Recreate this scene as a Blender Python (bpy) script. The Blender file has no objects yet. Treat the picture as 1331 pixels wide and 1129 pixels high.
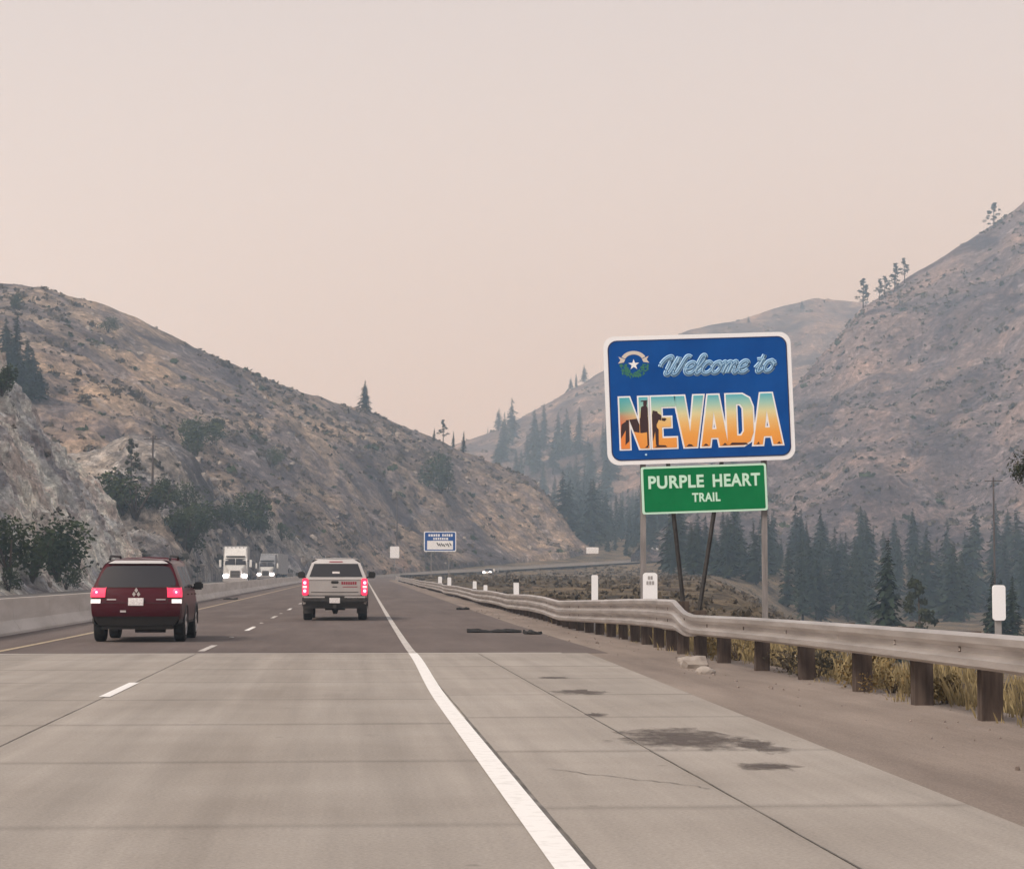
import bpy, bmesh, math, random
import numpy as np
from mathutils import Vector, Matrix, Euler, noise as mnoise
from mathutils.bvhtree import BVHTree

random.seed(7); rng = np.random.default_rng(7)
scene = bpy.context.scene
COL = scene.collection
R = math.radians

# ------------------------------------------------------------------ camera
W_PX, H_PX, F_PX = 1331.0, 1129.0, 2900.0
VX, VY = 455.0, 755.0                       # vanishing point of the near road
CAM_H = 1.22
pitch = math.atan((VY - H_PX/2)/F_PX)
yaw = math.atan(((W_PX/2 - VX)/F_PX)*math.cos(pitch))
cam_data = bpy.data.cameras.new('camera')
cam = bpy.data.objects.new('camera', cam_data); COL.objects.link(cam)
cam.location = (0, 0, CAM_H)
cam.rotation_euler = Euler((math.pi/2 + pitch, 0, -yaw), 'XYZ')
cam_data.sensor_width = 36.0
cam_data.lens = 36.0*F_PX/W_PX
cam_data.clip_start = 0.1; cam_data.clip_end = 20000
scene.camera = cam
CAM_R = cam.rotation_euler.to_matrix()

def ray(px, py):
    return CAM_R @ Vector(((px - W_PX/2)/F_PX, -(py - H_PX/2)/F_PX, -1.0))
def P(px, py, Y):
    d = ray(px, py)
    return Vector((0, 0, CAM_H)) + d*(Y/d.y)

# ------------------------------------------------------------------ world, sun, exposure
SUN_EL, SUN_AZ = R(42), R(-128)             # veiled sun behind the camera's left shoulder, soft through smoke
world = bpy.data.worlds.new('World'); scene.world = world; world.use_nodes = True
wn = world.node_tree; wn.nodes.clear()
sky = wn.nodes.new('ShaderNodeTexSky'); sky.sky_type = 'NISHITA'; sky.sun_disc = False
sky.sun_elevation = SUN_EL; sky.sun_rotation = SUN_AZ
sky.air_density = 1.5; sky.dust_density = 9.0; sky.ozone_density = 1.0
bg1 = wn.nodes.new('ShaderNodeBackground'); bg1.inputs['Strength'].default_value = 0.10
bg2 = wn.nodes.new('ShaderNodeBackground')                 # even smoke veil over the whole sky
bg2.inputs['Strength'].default_value = 0.86
wtc = wn.nodes.new('ShaderNodeTexCoord'); wsp = wn.nodes.new('ShaderNodeSeparateXYZ'); wrp = wn.nodes.new('ShaderNodeValToRGB')
wn.links.new(wtc.outputs['Generated'], wsp.inputs[0]); wn.links.new(wsp.outputs[2], wrp.inputs[0]); wn.links.new(wrp.outputs[0], bg2.inputs[0])
wrp.color_ramp.elements[0].position = 0.0; wrp.color_ramp.elements[0].color = (0.85, 0.712, 0.655, 1)   # smoke thickest and brightest low down
wrp.color_ramp.elements[1].position = 0.5; wrp.color_ramp.elements[1].color = (0.37, 0.344, 0.344, 1)
mixw = wn.nodes.new('ShaderNodeMixShader'); mixw.inputs[0].default_value = 0.80
outw = wn.nodes.new('ShaderNodeOutputWorld')
wn.links.new(sky.outputs[0], bg1.inputs[0]); wn.links.new(bg1.outputs[0], mixw.inputs[1])
wn.links.new(bg2.outputs[0], mixw.inputs[2]); wn.links.new(mixw.outputs[0], outw.inputs[0])
sun_d = bpy.data.lights.new('sun', 'SUN'); sun_d.energy = 1.5; sun_d.angle = R(16); sun_d.color = (1, 0.93, 0.86)
sun = bpy.data.objects.new('sun', sun_d); COL.objects.link(sun)
sdir = Vector((math.sin(SUN_AZ)*math.cos(SUN_EL), math.cos(SUN_AZ)*math.cos(SUN_EL), math.sin(SUN_EL)))
sun.rotation_euler = sdir.to_track_quat('Z', 'Y').to_euler()
vs = scene.view_settings
vs.view_transform = 'Standard'; vs.look = 'None'; vs.exposure = 0.84; vs.gamma = 1.0; vs.use_curve_mapping = False
scene.cycles.volume_bounces = 6
scene.cycles.max_bounces = 8

# ------------------------------------------------------------------ helpers
def tag(o, label=None, cat=None, group=None, kind=None):
    if label: o['label'] = label
    if cat: o['category'] = cat
    if group: o['group'] = group
    if kind: o['kind'] = kind
    return o
def new_mesh(name, verts, faces, mat=None, smooth=False):
    me = bpy.data.meshes.new(name)
    me.from_pydata([tuple(v) for v in verts], [], [tuple(f) for f in faces]); me.update()
    if mat: me.materials.append(mat)
    if smooth: me.polygons.foreach_set('use_smooth', [True]*len(me.polygons))
    return me
def link(name, me, parent=None, loc=(0, 0, 0)):
    o = bpy.data.objects.new(name, me); COL.objects.link(o); o.location = loc
    if parent: o.parent = parent
    return o
def empty(name, loc=(0, 0, 0), rz=0.0):
    o = bpy.data.objects.new(name, None); COL.objects.link(o)
    o.location = loc; o.rotation_euler = (0, 0, rz); o.empty_display_size = 0.3
    return o

class MB:
    def __init__(s): s.v = []; s.f = []
    def add(s, vs, fs):
        b = len(s.v); s.v += [Vector(v) for v in vs]; s.f += [tuple(i+b for i in f) for f in fs]; return s
    def box(s, c, d, rz=0, rx=0, ry=0, taper=None):
        c = Vector(c); m = Euler((rx, ry, rz)).to_matrix(); vs = []
        for z in (-1, 1):
            t = taper if (taper and z > 0) else (1, 1)
            for x, y in ((-1, -1), (1, -1), (1, 1), (-1, 1)):
                vs.append(c + m @ Vector((x*d[0]/2*t[0], y*d[1]/2*t[1], z*d[2]/2)))
        return s.add(vs, [(0, 3, 2, 1), (4, 5, 6, 7), (0, 1, 5, 4), (1, 2, 6, 5), (2, 3, 7, 6), (3, 0, 4, 7)])
    def bbox(s, x0, x1, y0, y1, z0, z1):
        return s.box(((x0+x1)/2, (y0+y1)/2, (z0+z1)/2), (x1-x0, y1-y0, z1-z0))
    def tube(s, pts, r, n=8, caps=True):
        pts = [Vector(p) for p in pts]; rs = r if isinstance(r, (list, tuple)) else [r]*len(pts)
        vs, fs = [], []
        for i, p in enumerate(pts):
            t = (pts[min(i+1, len(pts)-1)] - pts[max(i-1, 0)]).normalized()
            a = t.cross(Vector((0, 0, 1)) if abs(t.z) < .9 else Vector((1, 0, 0))).normalized(); b = t.cross(a)
            for k in range(n):
                w = 2*math.pi*k/n; vs.append(p + (a*math.cos(w) + b*math.sin(w))*rs[i])
        for i in range(len(pts)-1):
            for k in range(n):
                fs.append((i*n+k, i*n+(k+1) % n, (i+1)*n+(k+1) % n, (i+1)*n+k))
        if caps: fs += [tuple(range(n))[::-1], tuple(range((len(pts)-1)*n, len(pts)*n))]
        return s.add(vs, fs)
    def lathe(s, prof, n=24, c=(0, 0, 0), axis='x'):
        c = Vector(c); vs, fs = [], []
        for a, r in prof:
            for k in range(n):
                w = 2*math.pi*k/n; u, q = r*math.cos(w), r*math.sin(w)
                vs.append(c + (Vector((a, u, q)) if axis == 'x' else Vector((u, a, q)) if axis == 'y' else Vector((u, q, a))))
        m = len(prof)
        for i in range(m-1):
            for k in range(n): fs.append((i*n+k, i*n+(k+1) % n, (i+1)*n+(k+1) % n, (i+1)*n+k))
        fs += [tuple(range(n))[::-1], tuple(range((m-1)*n, m*n))]
        return s.add(vs, fs)
    def prism(s, poly, y0, y1):            # polygon in x,z extruded along y
        n = len(poly)
        vs = [(x, y0, z) for x, z in poly] + [(x, y1, z) for x, z in poly]
        return s.add(vs, [tuple(range(n)), tuple(range(2*n-1, n-1, -1))] + [(i, n+i, n+(i+1) % n, (i+1) % n) for i in range(n)])
    def build(s, name, mat, parent=None, smooth=False, bevel=0.0, loc=(0, 0, 0), fix=True):
        me = new_mesh(name, s.v, s.f, mat)
        if fix or bevel:
            bm = bmesh.new(); bm.from_mesh(me)
            if bevel: bmesh.ops.bevel(bm, geom=bm.edges[:], offset=bevel, segments=2, affect='EDGES', clamp_overlap=True)
            if fix: bmesh.ops.recalc_face_normals(bm, faces=bm.faces[:])
            bm.to_mesh(me); bm.free()
        if smooth:
            me.polygons.foreach_set('use_smooth', [True]*len(me.polygons))
            try: me.set_sharp_from_angle(angle=R(35))
            except Exception: pass
        return link(name, me, parent, loc)

def curve_to_mesh(cu, name, mat):
    o = bpy.data.objects.new('tmp', cu); COL.objects.link(o)
    dg = bpy.context.evaluated_depsgraph_get(); dg.update()
    me = bpy.data.meshes.new_from_object(o.evaluated_get(dg)); me.name = name
    bpy.data.objects.remove(o); bpy.data.curves.remove(cu)
    me.materials.clear(); me.materials.append(mat)
    return me
def stand_up(me, y, ox=0.0, oz=0.0):        # curve plane xy -> world xz, facing -y
    a = np.empty(len(me.vertices)*3); me.vertices.foreach_get('co', a); a = a.reshape(-1, 3)
    b = np.stack([a[:, 0]+ox, y - a[:, 2], a[:, 1]+oz], 1); me.vertices.foreach_set('co', b.ravel()); me.update(); return me
def flat_shape(name, polys, mat, y, offset=0.0, ext=0.002):
    cu = bpy.data.curves.new(name, 'CURVE'); cu.dimensions = '2D'; cu.fill_mode = 'BOTH'; cu.extrude = ext; cu.offset = offset
    for p in polys:
        sp = cu.splines.new('POLY'); sp.points.add(len(p)-1); sp.use_cyclic_u = True
        for q, (a, b) in zip(sp.points, p): q.co = (a, b, 0, 1)
    return stand_up(curve_to_mesh(cu, name, mat), y)
def text_mesh(name, txt, size, mat, y, cx, cz, bold=0.0, ext=0.002, width=None):
    cu = bpy.data.curves.new(name, 'FONT'); cu.body = txt; cu.size = size; cu.extrude = ext; cu.offset = bold
    cu.align_x = 'CENTER'; cu.align_y = 'CENTER'; cu.space_character = 1.08
    me = curve_to_mesh(cu, name, mat)
    a = np.empty(len(me.vertices)*3); me.vertices.foreach_get('co', a); a = a.reshape(-1, 3)
    if width: a[:, 0] *= width/(a[:, 0].max()-a[:, 0].min())
    a[:, 0] -= (a[:, 0].max()+a[:, 0].min())/2; a[:, 1] -= (a[:, 1].max()+a[:, 1].min())/2
    me.vertices.foreach_set('co', a.ravel())
    return stand_up(me, y, cx, cz)
def rrect(x0, x1, z0, z1, r, n=6):
    p = []
    for cx, cz, a0 in ((x1-r, z1-r, 0), (x0+r, z1-r, 90), (x0+r, z0+r, 180), (x1-r, z0+r, 270)):
        for k in range(n+1):
            a = R(a0+90*k/n); p.append((cx+r*math.cos(a), cz+r*math.sin(a)))
    return p
def catmull(pts, n=6):
    pts = [Vector(p) for p in pts]; out = []
    for i in range(len(pts)-1):
        p0, p1, p2, p3 = pts[max(i-1, 0)], pts[i], pts[i+1], pts[min(i+2, len(pts)-1)]
        for k in range(n):
            t = k/n
            out.append(0.5*((2*p1) + (p2-p0)*t + (2*p0-5*p1+4*p2-p3)*t*t + (3*p1-p0-3*p2+p3)*t**3))
    return out + [pts[-1]]

# ------------------------------------------------------------------ materials
def principled(name, col, rough=0.6, metal=0.0, spec=0.5, emit=None, estr=0.0, coat=0.0):
    m = bpy.data.materials.new(name); m.use_nodes = True
    b = m.node_tree.nodes['Principled BSDF']
    b.inputs['Base Color'].default_value = (*col, 1); b.inputs['Roughness'].default_value = rough
    b.inputs['Metallic'].default_value = metal; b.inputs['Specular IOR Level'].default_value = spec
    b.inputs['Coat Weight'].default_value = coat
    if emit: b.inputs['Emission Color'].default_value = (*emit, 1); b.inputs['Emission Strength'].default_value = estr
    return m
class NT:                                  # tiny node-tree helper
    def __init__(s, m): s.t = m.node_tree; s.b = s.t.nodes['Principled BSDF']
    def n(s, typ, **kw):
        k = s.t.nodes.new(typ)
        for a, v in kw.items(): setattr(k, a, v)
        return k
    def l(s, a, b): s.t.links.new(a, b)
    def pos(s, scale=(1, 1, 1), rot=(0, 0, 0), coord='pos'):
        if coord == 'pos': src = s.n('ShaderNodeNewGeometry').outputs['Position']
        else: src = s.n('ShaderNodeTexCoord').outputs[coord]
        mp = s.n('ShaderNodeMapping'); mp.inputs['Scale'].default_value = scale; mp.inputs['Rotation'].default_value = rot
        s.l(src, mp.inputs[0]); return mp.outputs[0]
    def noise(s, vec, scale, detail=6, rough=0.6, dist=0.0):
        k = s.n('ShaderNodeTexNoise'); k.inputs['Scale'].default_value = scale; k.inputs['Detail'].default_value = detail
        k.inputs['Roughness'].default_value = rough; k.inputs['Distortion'].default_value = dist
        s.l(vec, k.inputs['Vector']); return k.outputs['Fac']
    def ramp(s, fac, stops, interp='LINEAR'):
        k = s.n('ShaderNodeValToRGB'); k.color_ramp.interpolation = interp
        e = k.color_ramp.elements
        while len(e) < len(stops): e.new(0.5)
        for q, (p, c) in zip(e, stops): q.position = p; q.color = (*c, 1) if len(c) == 3 else c
        s.l(fac, k.inputs[0]); return k.outputs[0]
    def mix(s, fac, a, b, mode='MIX'):
        k = s.n('ShaderNodeMix', data_type='RGBA', blend_type=mode)
        for sock, v in ((k.inputs['Factor'], fac), (k.inputs['A'], a), (k.inputs['B'], b)):
            if hasattr(v, 'is_output'): s.l(v, sock)
            elif isinstance(v, (int, float)): sock.default_value = v
            else: sock.default_value = (*v, 1)
        return k.outputs['Result']
    def color(s, c): s.l(c, s.b.inputs['Base Color'])
    def bump(s, h, strength=0.4, dist=0.05):
        k = s.n('ShaderNodeBump'); k.inputs['Strength'].default_value = strength; k.inputs['Distance'].default_value = dist
        s.l(h, k.inputs['Height']); s.l(k.outputs[0], s.b.inputs['Normal'])
def g(v): return (v, v, v)
def noisy(name, c0, c1, scale, rough=0.8, bump=0.0, bd=0.02, coord='pos', lo=.35, hi=.65, metal=0.0, spec=.3, stretch=(1, 1, 1)):
    m = principled(name, c0, rough, metal, spec); t = NT(m); f = t.noise(t.pos(stretch, coord=coord), scale)
    t.color(t.ramp(f, [(lo, c0), (hi, c1)]))
    if bump: t.bump(f, bump, bd)
    return m

def concrete_slab_mat():
    m = principled('concrete_slab', (.3, .28, .25), .88, 0, .25); t = NT(m); p = t.pos()
    big = t.noise(p, .35, 5, .6); fine = t.noise(p, 45, 4, .7)
    c = t.ramp(big, [(.3, (.285, .252, .222)), (.55, (.335, .300, .267)), (.75, (.370, .335, .303))])
    c = t.mix(.55, c, t.ramp(fine, [(.3, g(.62)), (.7, g(1.3))]), 'MULTIPLY')
    streak = t.noise(t.pos((2.2, .06, 1)), 1.6, 5, .6)
    c = t.mix(.5, c, t.ramp(streak, [(.35, g(.78)), (.65, g(1.12))]), 'MULTIPLY')
    # grime along the slab ends
    gen = t.n('ShaderNodeTexCoord').outputs['Generated']; sx = t.n('ShaderNodeSeparateXYZ'); t.l(gen, sx.inputs[0])
    mm = t.n('ShaderNodeMath', operation='SUBTRACT'); t.l(sx.outputs[1], mm.inputs[0]); mm.inputs[1].default_value = .5
    ab = t.n('ShaderNodeMath', operation='ABSOLUTE'); t.l(mm.outputs[0], ab.inputs[0])
    ad = t.n('ShaderNodeMath', operation='MULTIPLY_ADD'); t.l(t.noise(p, 1.3, 5, .7), ad.inputs[0]); ad.inputs[1].default_value = .05
    t.l(ab.outputs[0], ad.inputs[2])
    c = t.mix(1.0, c, t.ramp(ad.outputs[0], [(.482, g(1.0)), (.535, g(.74))]), 'MULTIPLY')
    stain = t.noise(t.pos((1, .5, 1)), .9, 6, .7, .6)
    c = t.mix(1.0, c, t.ramp(stain, [(.64, g(1.0)), (.78, g(.72))]), 'MULTIPLY')
    geo = t.n('ShaderNodeNewGeometry').outputs['Position']; sp = t.n('ShaderNodeSeparateXYZ'); t.l(geo, sp.inputs[0])
    wob = t.n('ShaderNodeMath', operation='MULTIPLY_ADD'); t.l(t.noise(t.pos((1, .15, 1)), 1.1, 5, .6), wob.inputs[0]); wob.inputs[1].default_value = .9; t.l(sp.outputs[0], wob.inputs[2])
    mr = t.n('ShaderNodeMapRange'); t.l(wob.outputs[0], mr.inputs[0]); mr.inputs[1].default_value = -7.0; mr.inputs[2].default_value = 5.0
    X = lambda x: (x+.45+7.0)/12.0
    c = t.mix(1.0, c, t.ramp(mr.outputs[0], [(X(-5.4), g(.93)), (X(-4.4), g(1.05)), (X(-3.4), g(.94)), (X(-2.5), g(1.08)), (X(-1.75), g(.95)), (X(-1.25), g(1.03)), (X(-.75), (.90, .89, .88)), (X(-.3), g(1.03)), (X(.2), g(.95)), (X(1.1), g(1.08)), (X(2.6), g(1.02))]), 'MULTIPLY')
    spot = t.n('ShaderNodeTexVoronoi'); spot.inputs['Scale'].default_value = 1.6; t.l(p, spot.inputs['Vector'])
    c = t.mix(1.0, c, t.ramp(spot.outputs['Distance'], [(.03, g(.72)), (.07, g(1.0))]), 'MULTIPLY')
    t.color(c); t.bump(fine, .25, .004); return m
def asphalt_mat(name, a, b, speck=.5):
    m = principled(name, a, .9, 0, .25); t = NT(m); p = t.pos()
    big = t.noise(t.pos((1.4, .12, 1)), .9, 6, .65); fine = t.noise(p, 60, 3, .7); mid = t.noise(p, .22, 5, .6)
    c = t.ramp(big, [(.3, a), (.7, b)])
    c = t.mix(.6, c, t.ramp(mid, [(.3, g(.78)), (.7, g(1.2))]), 'MULTIPLY')
    c = t.mix(speck, c, t.ramp(fine, [(.3, g(.5)), (.7, g(1.45))]), 'MULTIPLY')
    t.color(c); t.bump(fine, .3, .006); return m
def hill_mat(name, tan, scrub, red, rock, rockiness=.5, k=1.0, lo=0.45, spots=1.0):
    m = principled(name, tan, .95, 0, .1); t = NT(m); p = t.pos()
    big = t.noise(p, .016*k, 6, .62, .6); mid = t.noise(p, .055*k, 9, .74, .4); sml = t.noise(p, .7*k, 8, .8)
    dark = t.noise(t.pos((1, 1, 1.8)), .30*k, 9, .82, .2); vbig = t.noise(t.pos((1, .6, 1.3)), .028*k, 4, .6, 1.0)
    c = t.ramp(big, [(.38, scrub), (lo, tan), (.58, tan), (.70, red)])
    c = t.mix(t.ramp(mid, [(.45, g(0)), (.55, g(.9))]), c, scrub)
    c = t.mix(t.ramp(t.noise(p, .11*k, 9, .78, .6), [(.60-.12*rockiness, g(0)), (.69-.1*rockiness, g(1))]), c, rock)
    c = t.mix(1.0, c, t.ramp(vbig, [(.38, (.50, .50, .56)), (.5, g(1.0)), (.66, (1.28, 1.2, 1.1))]), 'MULTIPLY')
    c = t.mix(1.0, c, t.ramp(dark, [(.36, g(.40)), (.48, g(1.0)), (.66, g(1.32))]), 'MULTIPLY')
    c = t.mix(.9, c, t.ramp(sml, [(.34, g(.52)), (.66, g(1.48))]), 'MULTIPLY')
    # clumps of sagebrush standing darker than the soil between them
    vo = t.n('ShaderNodeTexVoronoi'); vo.inputs['Scale'].default_value = .55*k; vo.inputs['Randomness'].default_value = 1.0
    nv = t.n('ShaderNodeMix', data_type='VECTOR'); nv.inputs['Factor'].default_value = .25
    t.l(p, nv.inputs[4]); nz_ = t.n('ShaderNodeTexNoise'); nz_.inputs['Scale'].default_value = .8*k; t.l(p, nz_.inputs['Vector'])
    sc_ = t.n('ShaderNodeVectorMath', operation='SCALE'); t.l(nz_.outputs['Color'], sc_.inputs[0]); sc_.inputs['Scale'].default_value = 2.2/k
    av = t.n('ShaderNodeVectorMath', operation='ADD'); t.l(p, av.inputs[0]); t.l(sc_.outputs[0], av.inputs[1]); t.l(av.outputs[0], vo.inputs['Vector'])
    th = t.n('ShaderNodeMath', operation='MULTIPLY_ADD'); t.l(t.noise(p, .09*k, 5, .7), th.inputs[0]); th.inputs[1].default_value = -1.15; t.l(vo.outputs['Distance'], th.inputs[2])
    c = t.mix(1.0, c, t.ramp(th.outputs[0], [(.0, g(1-.30*spots)), (.10, g(1.0))]), 'MULTIPLY')
    t.color(c); t.bump(t.mix(.5, mid, sml), 1.0, 1.6/k); return m
def foliage_mat(name, a, b, scale=3.0):
    m = principled(name, a, .8, 0, .15); t = NT(m)
    info = t.n('ShaderNodeObjectInfo')
    f = t.noise(t.pos(coord='Object'), scale, 3, .6)
    c = t.ramp(f, [(.35, a), (.65, b)])
    c = t.mix(1.0, c, t.ramp(info.outputs['Random'], [(0, (.75, .8, .8)), (1, (1.25, 1.15, 1.05))]), 'MULTIPLY')
    t.color(c); return m

M = {}
M['slab'] = concrete_slab_mat()
M['asphalt'] = asphalt_mat('asphalt', (.105, .083, .076), (.155, .126, .115))
M['asphalt2'] = asphalt_mat('opposite_asphalt', (.15, .135, .125), (.21, .19, .175))
M['patch'] = asphalt_mat('asphalt_patch', (.085, .075, .072), (.14, .122, .115))
def worn_patch():
    m = asphalt_mat('worn_patch', (.085, .070, .064), (.14, .115, .105)); t = NT(m)
    vec = t.n('ShaderNodeTexCoord').outputs['Generated']; sub = t.n('ShaderNodeVectorMath', operation='SUBTRACT'); t.l(vec, sub.inputs[0]); sub.inputs[1].default_value = (.5, .5, .5)
    mul = t.n('ShaderNodeVectorMath', operation='MULTIPLY'); t.l(sub.outputs[0], mul.inputs[0]); mul.inputs[1].default_value = (1, 1, 0)
    ln = t.n('ShaderNodeVectorMath', operation='LENGTH'); t.l(mul.outputs[0], ln.inputs[0])
    ad = t.n('ShaderNodeMath', operation='MULTIPLY_ADD'); t.l(t.noise(t.pos((1, .45, 1)), 5.5, 7, .7), ad.inputs[0]); ad.inputs[1].default_value = .9; t.l(ln.outputs[1], ad.inputs[2])
    a = t.ramp(ad.outputs[0], [(.52, g(.88)), (.84, g(0))]); t.l(a, t.b.inputs['Alpha']); return m
M['worn_patch'] = worn_patch()
M['shoulder'] = asphalt_mat('dirty_shoulder', (.175, .140, .120), (.285, .235, .20), .6)
M['seal'] = noisy('joint_sealant', (.06, .055, .05), (.2, .18, .165), 2.5, .7)
M['dirt'] = hill_mat('ground_dirt', (.25, .195, .135), (.135, .115, .085), (.27, .18, .13), (.27, .24, .21), .2, 4.0)
M['white_paint'] = noisy('white_paint', (.62, .60, .57), (.82, .80, .78), 9, .6, lo=.25, hi=.5)
M['white_worn'] = noisy('worn_white_paint', (.30, .28, .26), (.62, .58, .55), 7, .7, lo=.35, hi=.6)
M['yellow_worn'] = noisy('worn_yellow_paint', (.30, .24, .17), (.46, .37, .25), 7, .7, lo=.35, hi=.6)
M['barrier'] = noisy('barrier_concrete', (.45, .41, .375), (.58, .535, .50), .9, .9, .2, .01, stretch=(1, .3, 2.5))
M['galv'] = noisy('galvanised_steel', (.44, .40, .375), (.64, .595, .565), 2.2, .44, .05, .005, metal=.72, spec=.5, stretch=(1, .3, 3))
M['wood_post'] = noisy('weathered_wood', (.045, .032, .027), (.105, .078, .064), 14, .9, .3, .01, stretch=(1, 1, .12))
M['wood_grey'] = noisy('grey_wood', (.17, .16, .16), (.27, .25, .25), 12, .9, .3, .01, stretch=(1, 1, .12))
M['dark_steel'] = noisy('dark_steel', (.018, .016, .016), (.045, .04, .038), 9, .6)
M['hillC'] = hill_mat('hill_scrub', (0.445, 0.353, 0.278), (0.215, 0.187, 0.198), (0.397, 0.28, 0.229), (0.459, 0.432, 0.446), .30, 1.0)
M['hillB'] = hill_mat('grey_cut_rock', (0.424, 0.382, 0.347), (0.255, 0.234, 0.224), (0.39, 0.319, 0.275), (0.622, 0.601, 0.594), .8, 1.5)
M['hillA'] = hill_mat('near_cut_rock', (0.8, 0.794, 0.729), (0.558, 0.472, 0.433), (0.8, 0.674, 0.591), (0.8, 0.8, 0.784), .8, 2.6)
M['hillE'] = hill_mat('right_hill_scrub', (0.313, 0.25, 0.243), (0.16, 0.141, 0.162), (0.293, 0.221, 0.216), (0.418, 0.371, 0.386), .35, .8)
M['hillD'] = hill_mat('far_hill_scrub', (0.408, 0.31, 0.271), (0.196, 0.171, 0.184), (0.368, 0.27, 0.246), (0.441, 0.391, 0.385), .1, .55)
M['conifer'] = foliage_mat('conifer_needles', (.014, .026, .016), (.036, .054, .032))
M['pine'] = foliage_mat('pine_needles', (.020, .028, .014), (.050, .058, .028))
M['juniper'] = foliage_mat('juniper_foliage', (.028, .046, .017), (.070, .088, .034))
M['sage'] = foliage_mat('sagebrush_leaves', (.060, .052, .040), (.125, .108, .084), .8)
M['drybrush'] = foliage_mat('dry_brush', (.12, .085, .04), (.26, .19, .085), 2.0)
M['grass'] = foliage_mat('dry_grass', (.15, .115, .06), (.42, .33, .18), 1.6)
M['bark'] = noisy('bark', (.045, .032, .026), (.10, .075, .06), 8, .95, coord='Object')
M['rock'] = noisy('loose_rock', (.20, .17, .15), (.40, .36, .33), 1.3, .95, .4, .05)
M['barkrock'] = noisy('dusty_gravel', (.16, .13, .115), (.27, .225, .20), 3, .95)
M['rubber'] = noisy('tyre_rubber', (.012, .011, .011), (.028, .026, .025), 12, .8, coord='Object')
M['black'] = principled('black_plastic', (.015, .014, .014), .6)
M['glass'] = principled('dark_glass', (.022, .020, .024), .12, 0, .6)
M['chrome'] = principled('dull_chrome', (.55, .53, .52), .3, .8)
M['plate'] = noisy('licence_plate', (.50, .47, .48), (.75, .73, .73), 30, .5, coord='Object')
M['tail'] = principled('lit_tail_lamp', (.5, .02, .05), .3, emit=(1.0, .035, .09), estr=1.5)
M['taildim'] = principled('tail_lamp_lens', (.42, .02, .045), .3, emit=(1.0, .03, .09), estr=.75)
M['core'] = principled('lamp_core', (.9, .3, .4), .3, emit=(1, .30, .42), estr=2.2)
M['whitelens'] = principled('white_lens', (.85, .84, .83), .25, emit=(1, .98, .97), estr=.25)
M['head'] = principled('lit_headlamp', (.9, .9, .9), .2, emit=(1, .93, .92), estr=6.0)
M['sign_white'] = principled('sign_white', (.84, .85, .88), .45)
M['sign_blue'] = noisy('sign_blue', (.002, .060, .27), (.004, .078, .33), 1.2, .35, spec=.08, coord='Object')
M['sign_navy'] = principled('sign_navy', (.006, .018, .075), .4)
M['sign_green'] = noisy('sign_green', (.002, .155, .050), (.004, .19, .062), 1.2, .4, spec=.08, coord='Object')
M['sign_mint'] = principled('sign_mint', (.55, .80, .66), .45)
M['pale_blue'] = principled('script_edge', (.42, .66, .86), .45)
M['mid_blue'] = principled('script_fill', (.075, .20, .40), .45)
M['brown_print'] = principled('brown_print', (.035, .010, .012), .5)
M['cream_print'] = principled('cream_print', (.62, .56, .50), .5)
M['green_print'] = noisy('green_print', (.02, .13, .10), (.05, .22, .15), 40, .5, coord='Object')
M['alu'] = noisy('sign_back', (.35, .34, .34), (.45, .44, .44), 3, .5, metal=.4)

# ------------------------------------------------------------------ road geometry
def cx(Y):
    c = 0.0
    if Y > 40: c += .0052*(Y-40)
    if Y > 350: c += (Y-350)**2/(2*390.0) if Y < 640 else (290**2/780.0 + (Y-640)*.7436)
    return c
def zr(Y):
    z = 0.0
    if Y > 40:
        t = min(Y, 390)-40; z += .0045*t - (.0045*20*(1-math.exp(-t/20)))*1.0
    if Y > 390:
        t = min(Y, 640)-390; z += .0045*t + .5*.00017*t*t
        if Y > 640: z += (Y-640)*.03
    return z
Z0 = .05
def nz(x, y, s, seed=0.0): return mnoise.noise(Vector((x*s, y*s, seed)))
def fbm(v, H=.9, lac=2.1, o=6): return mnoise.fractal(v, H, lac, o)
def valley(Y): return -7.0 + max(0, Y-450)*.012
def ground_z(o, Y):
    z = zr(Y)
    if -22.5 <= o <= 5.9: return z - Z0
    if o < -22.5: return z - Z0 + (-22.5-o)*.03
    e = 8.2 + max(0, Y-44)*.155
    if Y > 560: e += (Y-560)*.2
    v = valley(Y)
    bump = .0
    f = min(1, (o-5.9)/2.0)
    bump = f*(.16*nz(o, Y, .5, 3) + .35*nz(o, Y, .09, 5)*min(1, Y/80))
    lift = f*min(1, max(0, (Y-50)/200))*.55
    zz = z - Z0 + bump + lift - .10*f
    if o > e: zz = max(v + .8*nz(o, Y, .02, 9), zz - (o-e)*.55)
    return zz

def ground():
    offs = [-480, -400, -300, -200, -120, -80, -55, -40, -30, -25, -22.5, -15, -7.5, -3, 2, 5, 5.9]
    x = 6.4
    while x < 16: offs.append(x); x += .6
    while x < 60: offs.append(x); x += 2.2
    while x < 200: offs.append(x); x += 7
    offs += [230, 270, 330, 400, 480]
    ys = list(np.arange(-80, 0, 10)) + list(np.arange(0, 70, 1.2)) + list(np.arange(70, 300, 5)) + list(np.arange(300, 760, 12)) + [800, 860, 940, 1040, 1160, 1300, 1500, 1800, 2000]
    vs, fs = [], []
    for y in ys:
        c = cx(min(y, 900))
        for o in offs: vs.append((o+c, y, ground_z(o, y)))
    n = len(offs)
    for i in range(len(ys)-1):
        for j in range(n-1): fs.append((i*n+j, i*n+j+1, (i+1)*n+j+1, (i+1)*n+j))
    o = link('ground', new_mesh('ground', vs, fs, M['dirt'], True)); tag(o, kind='structure')
    return o
GROUND = ground()

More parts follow.
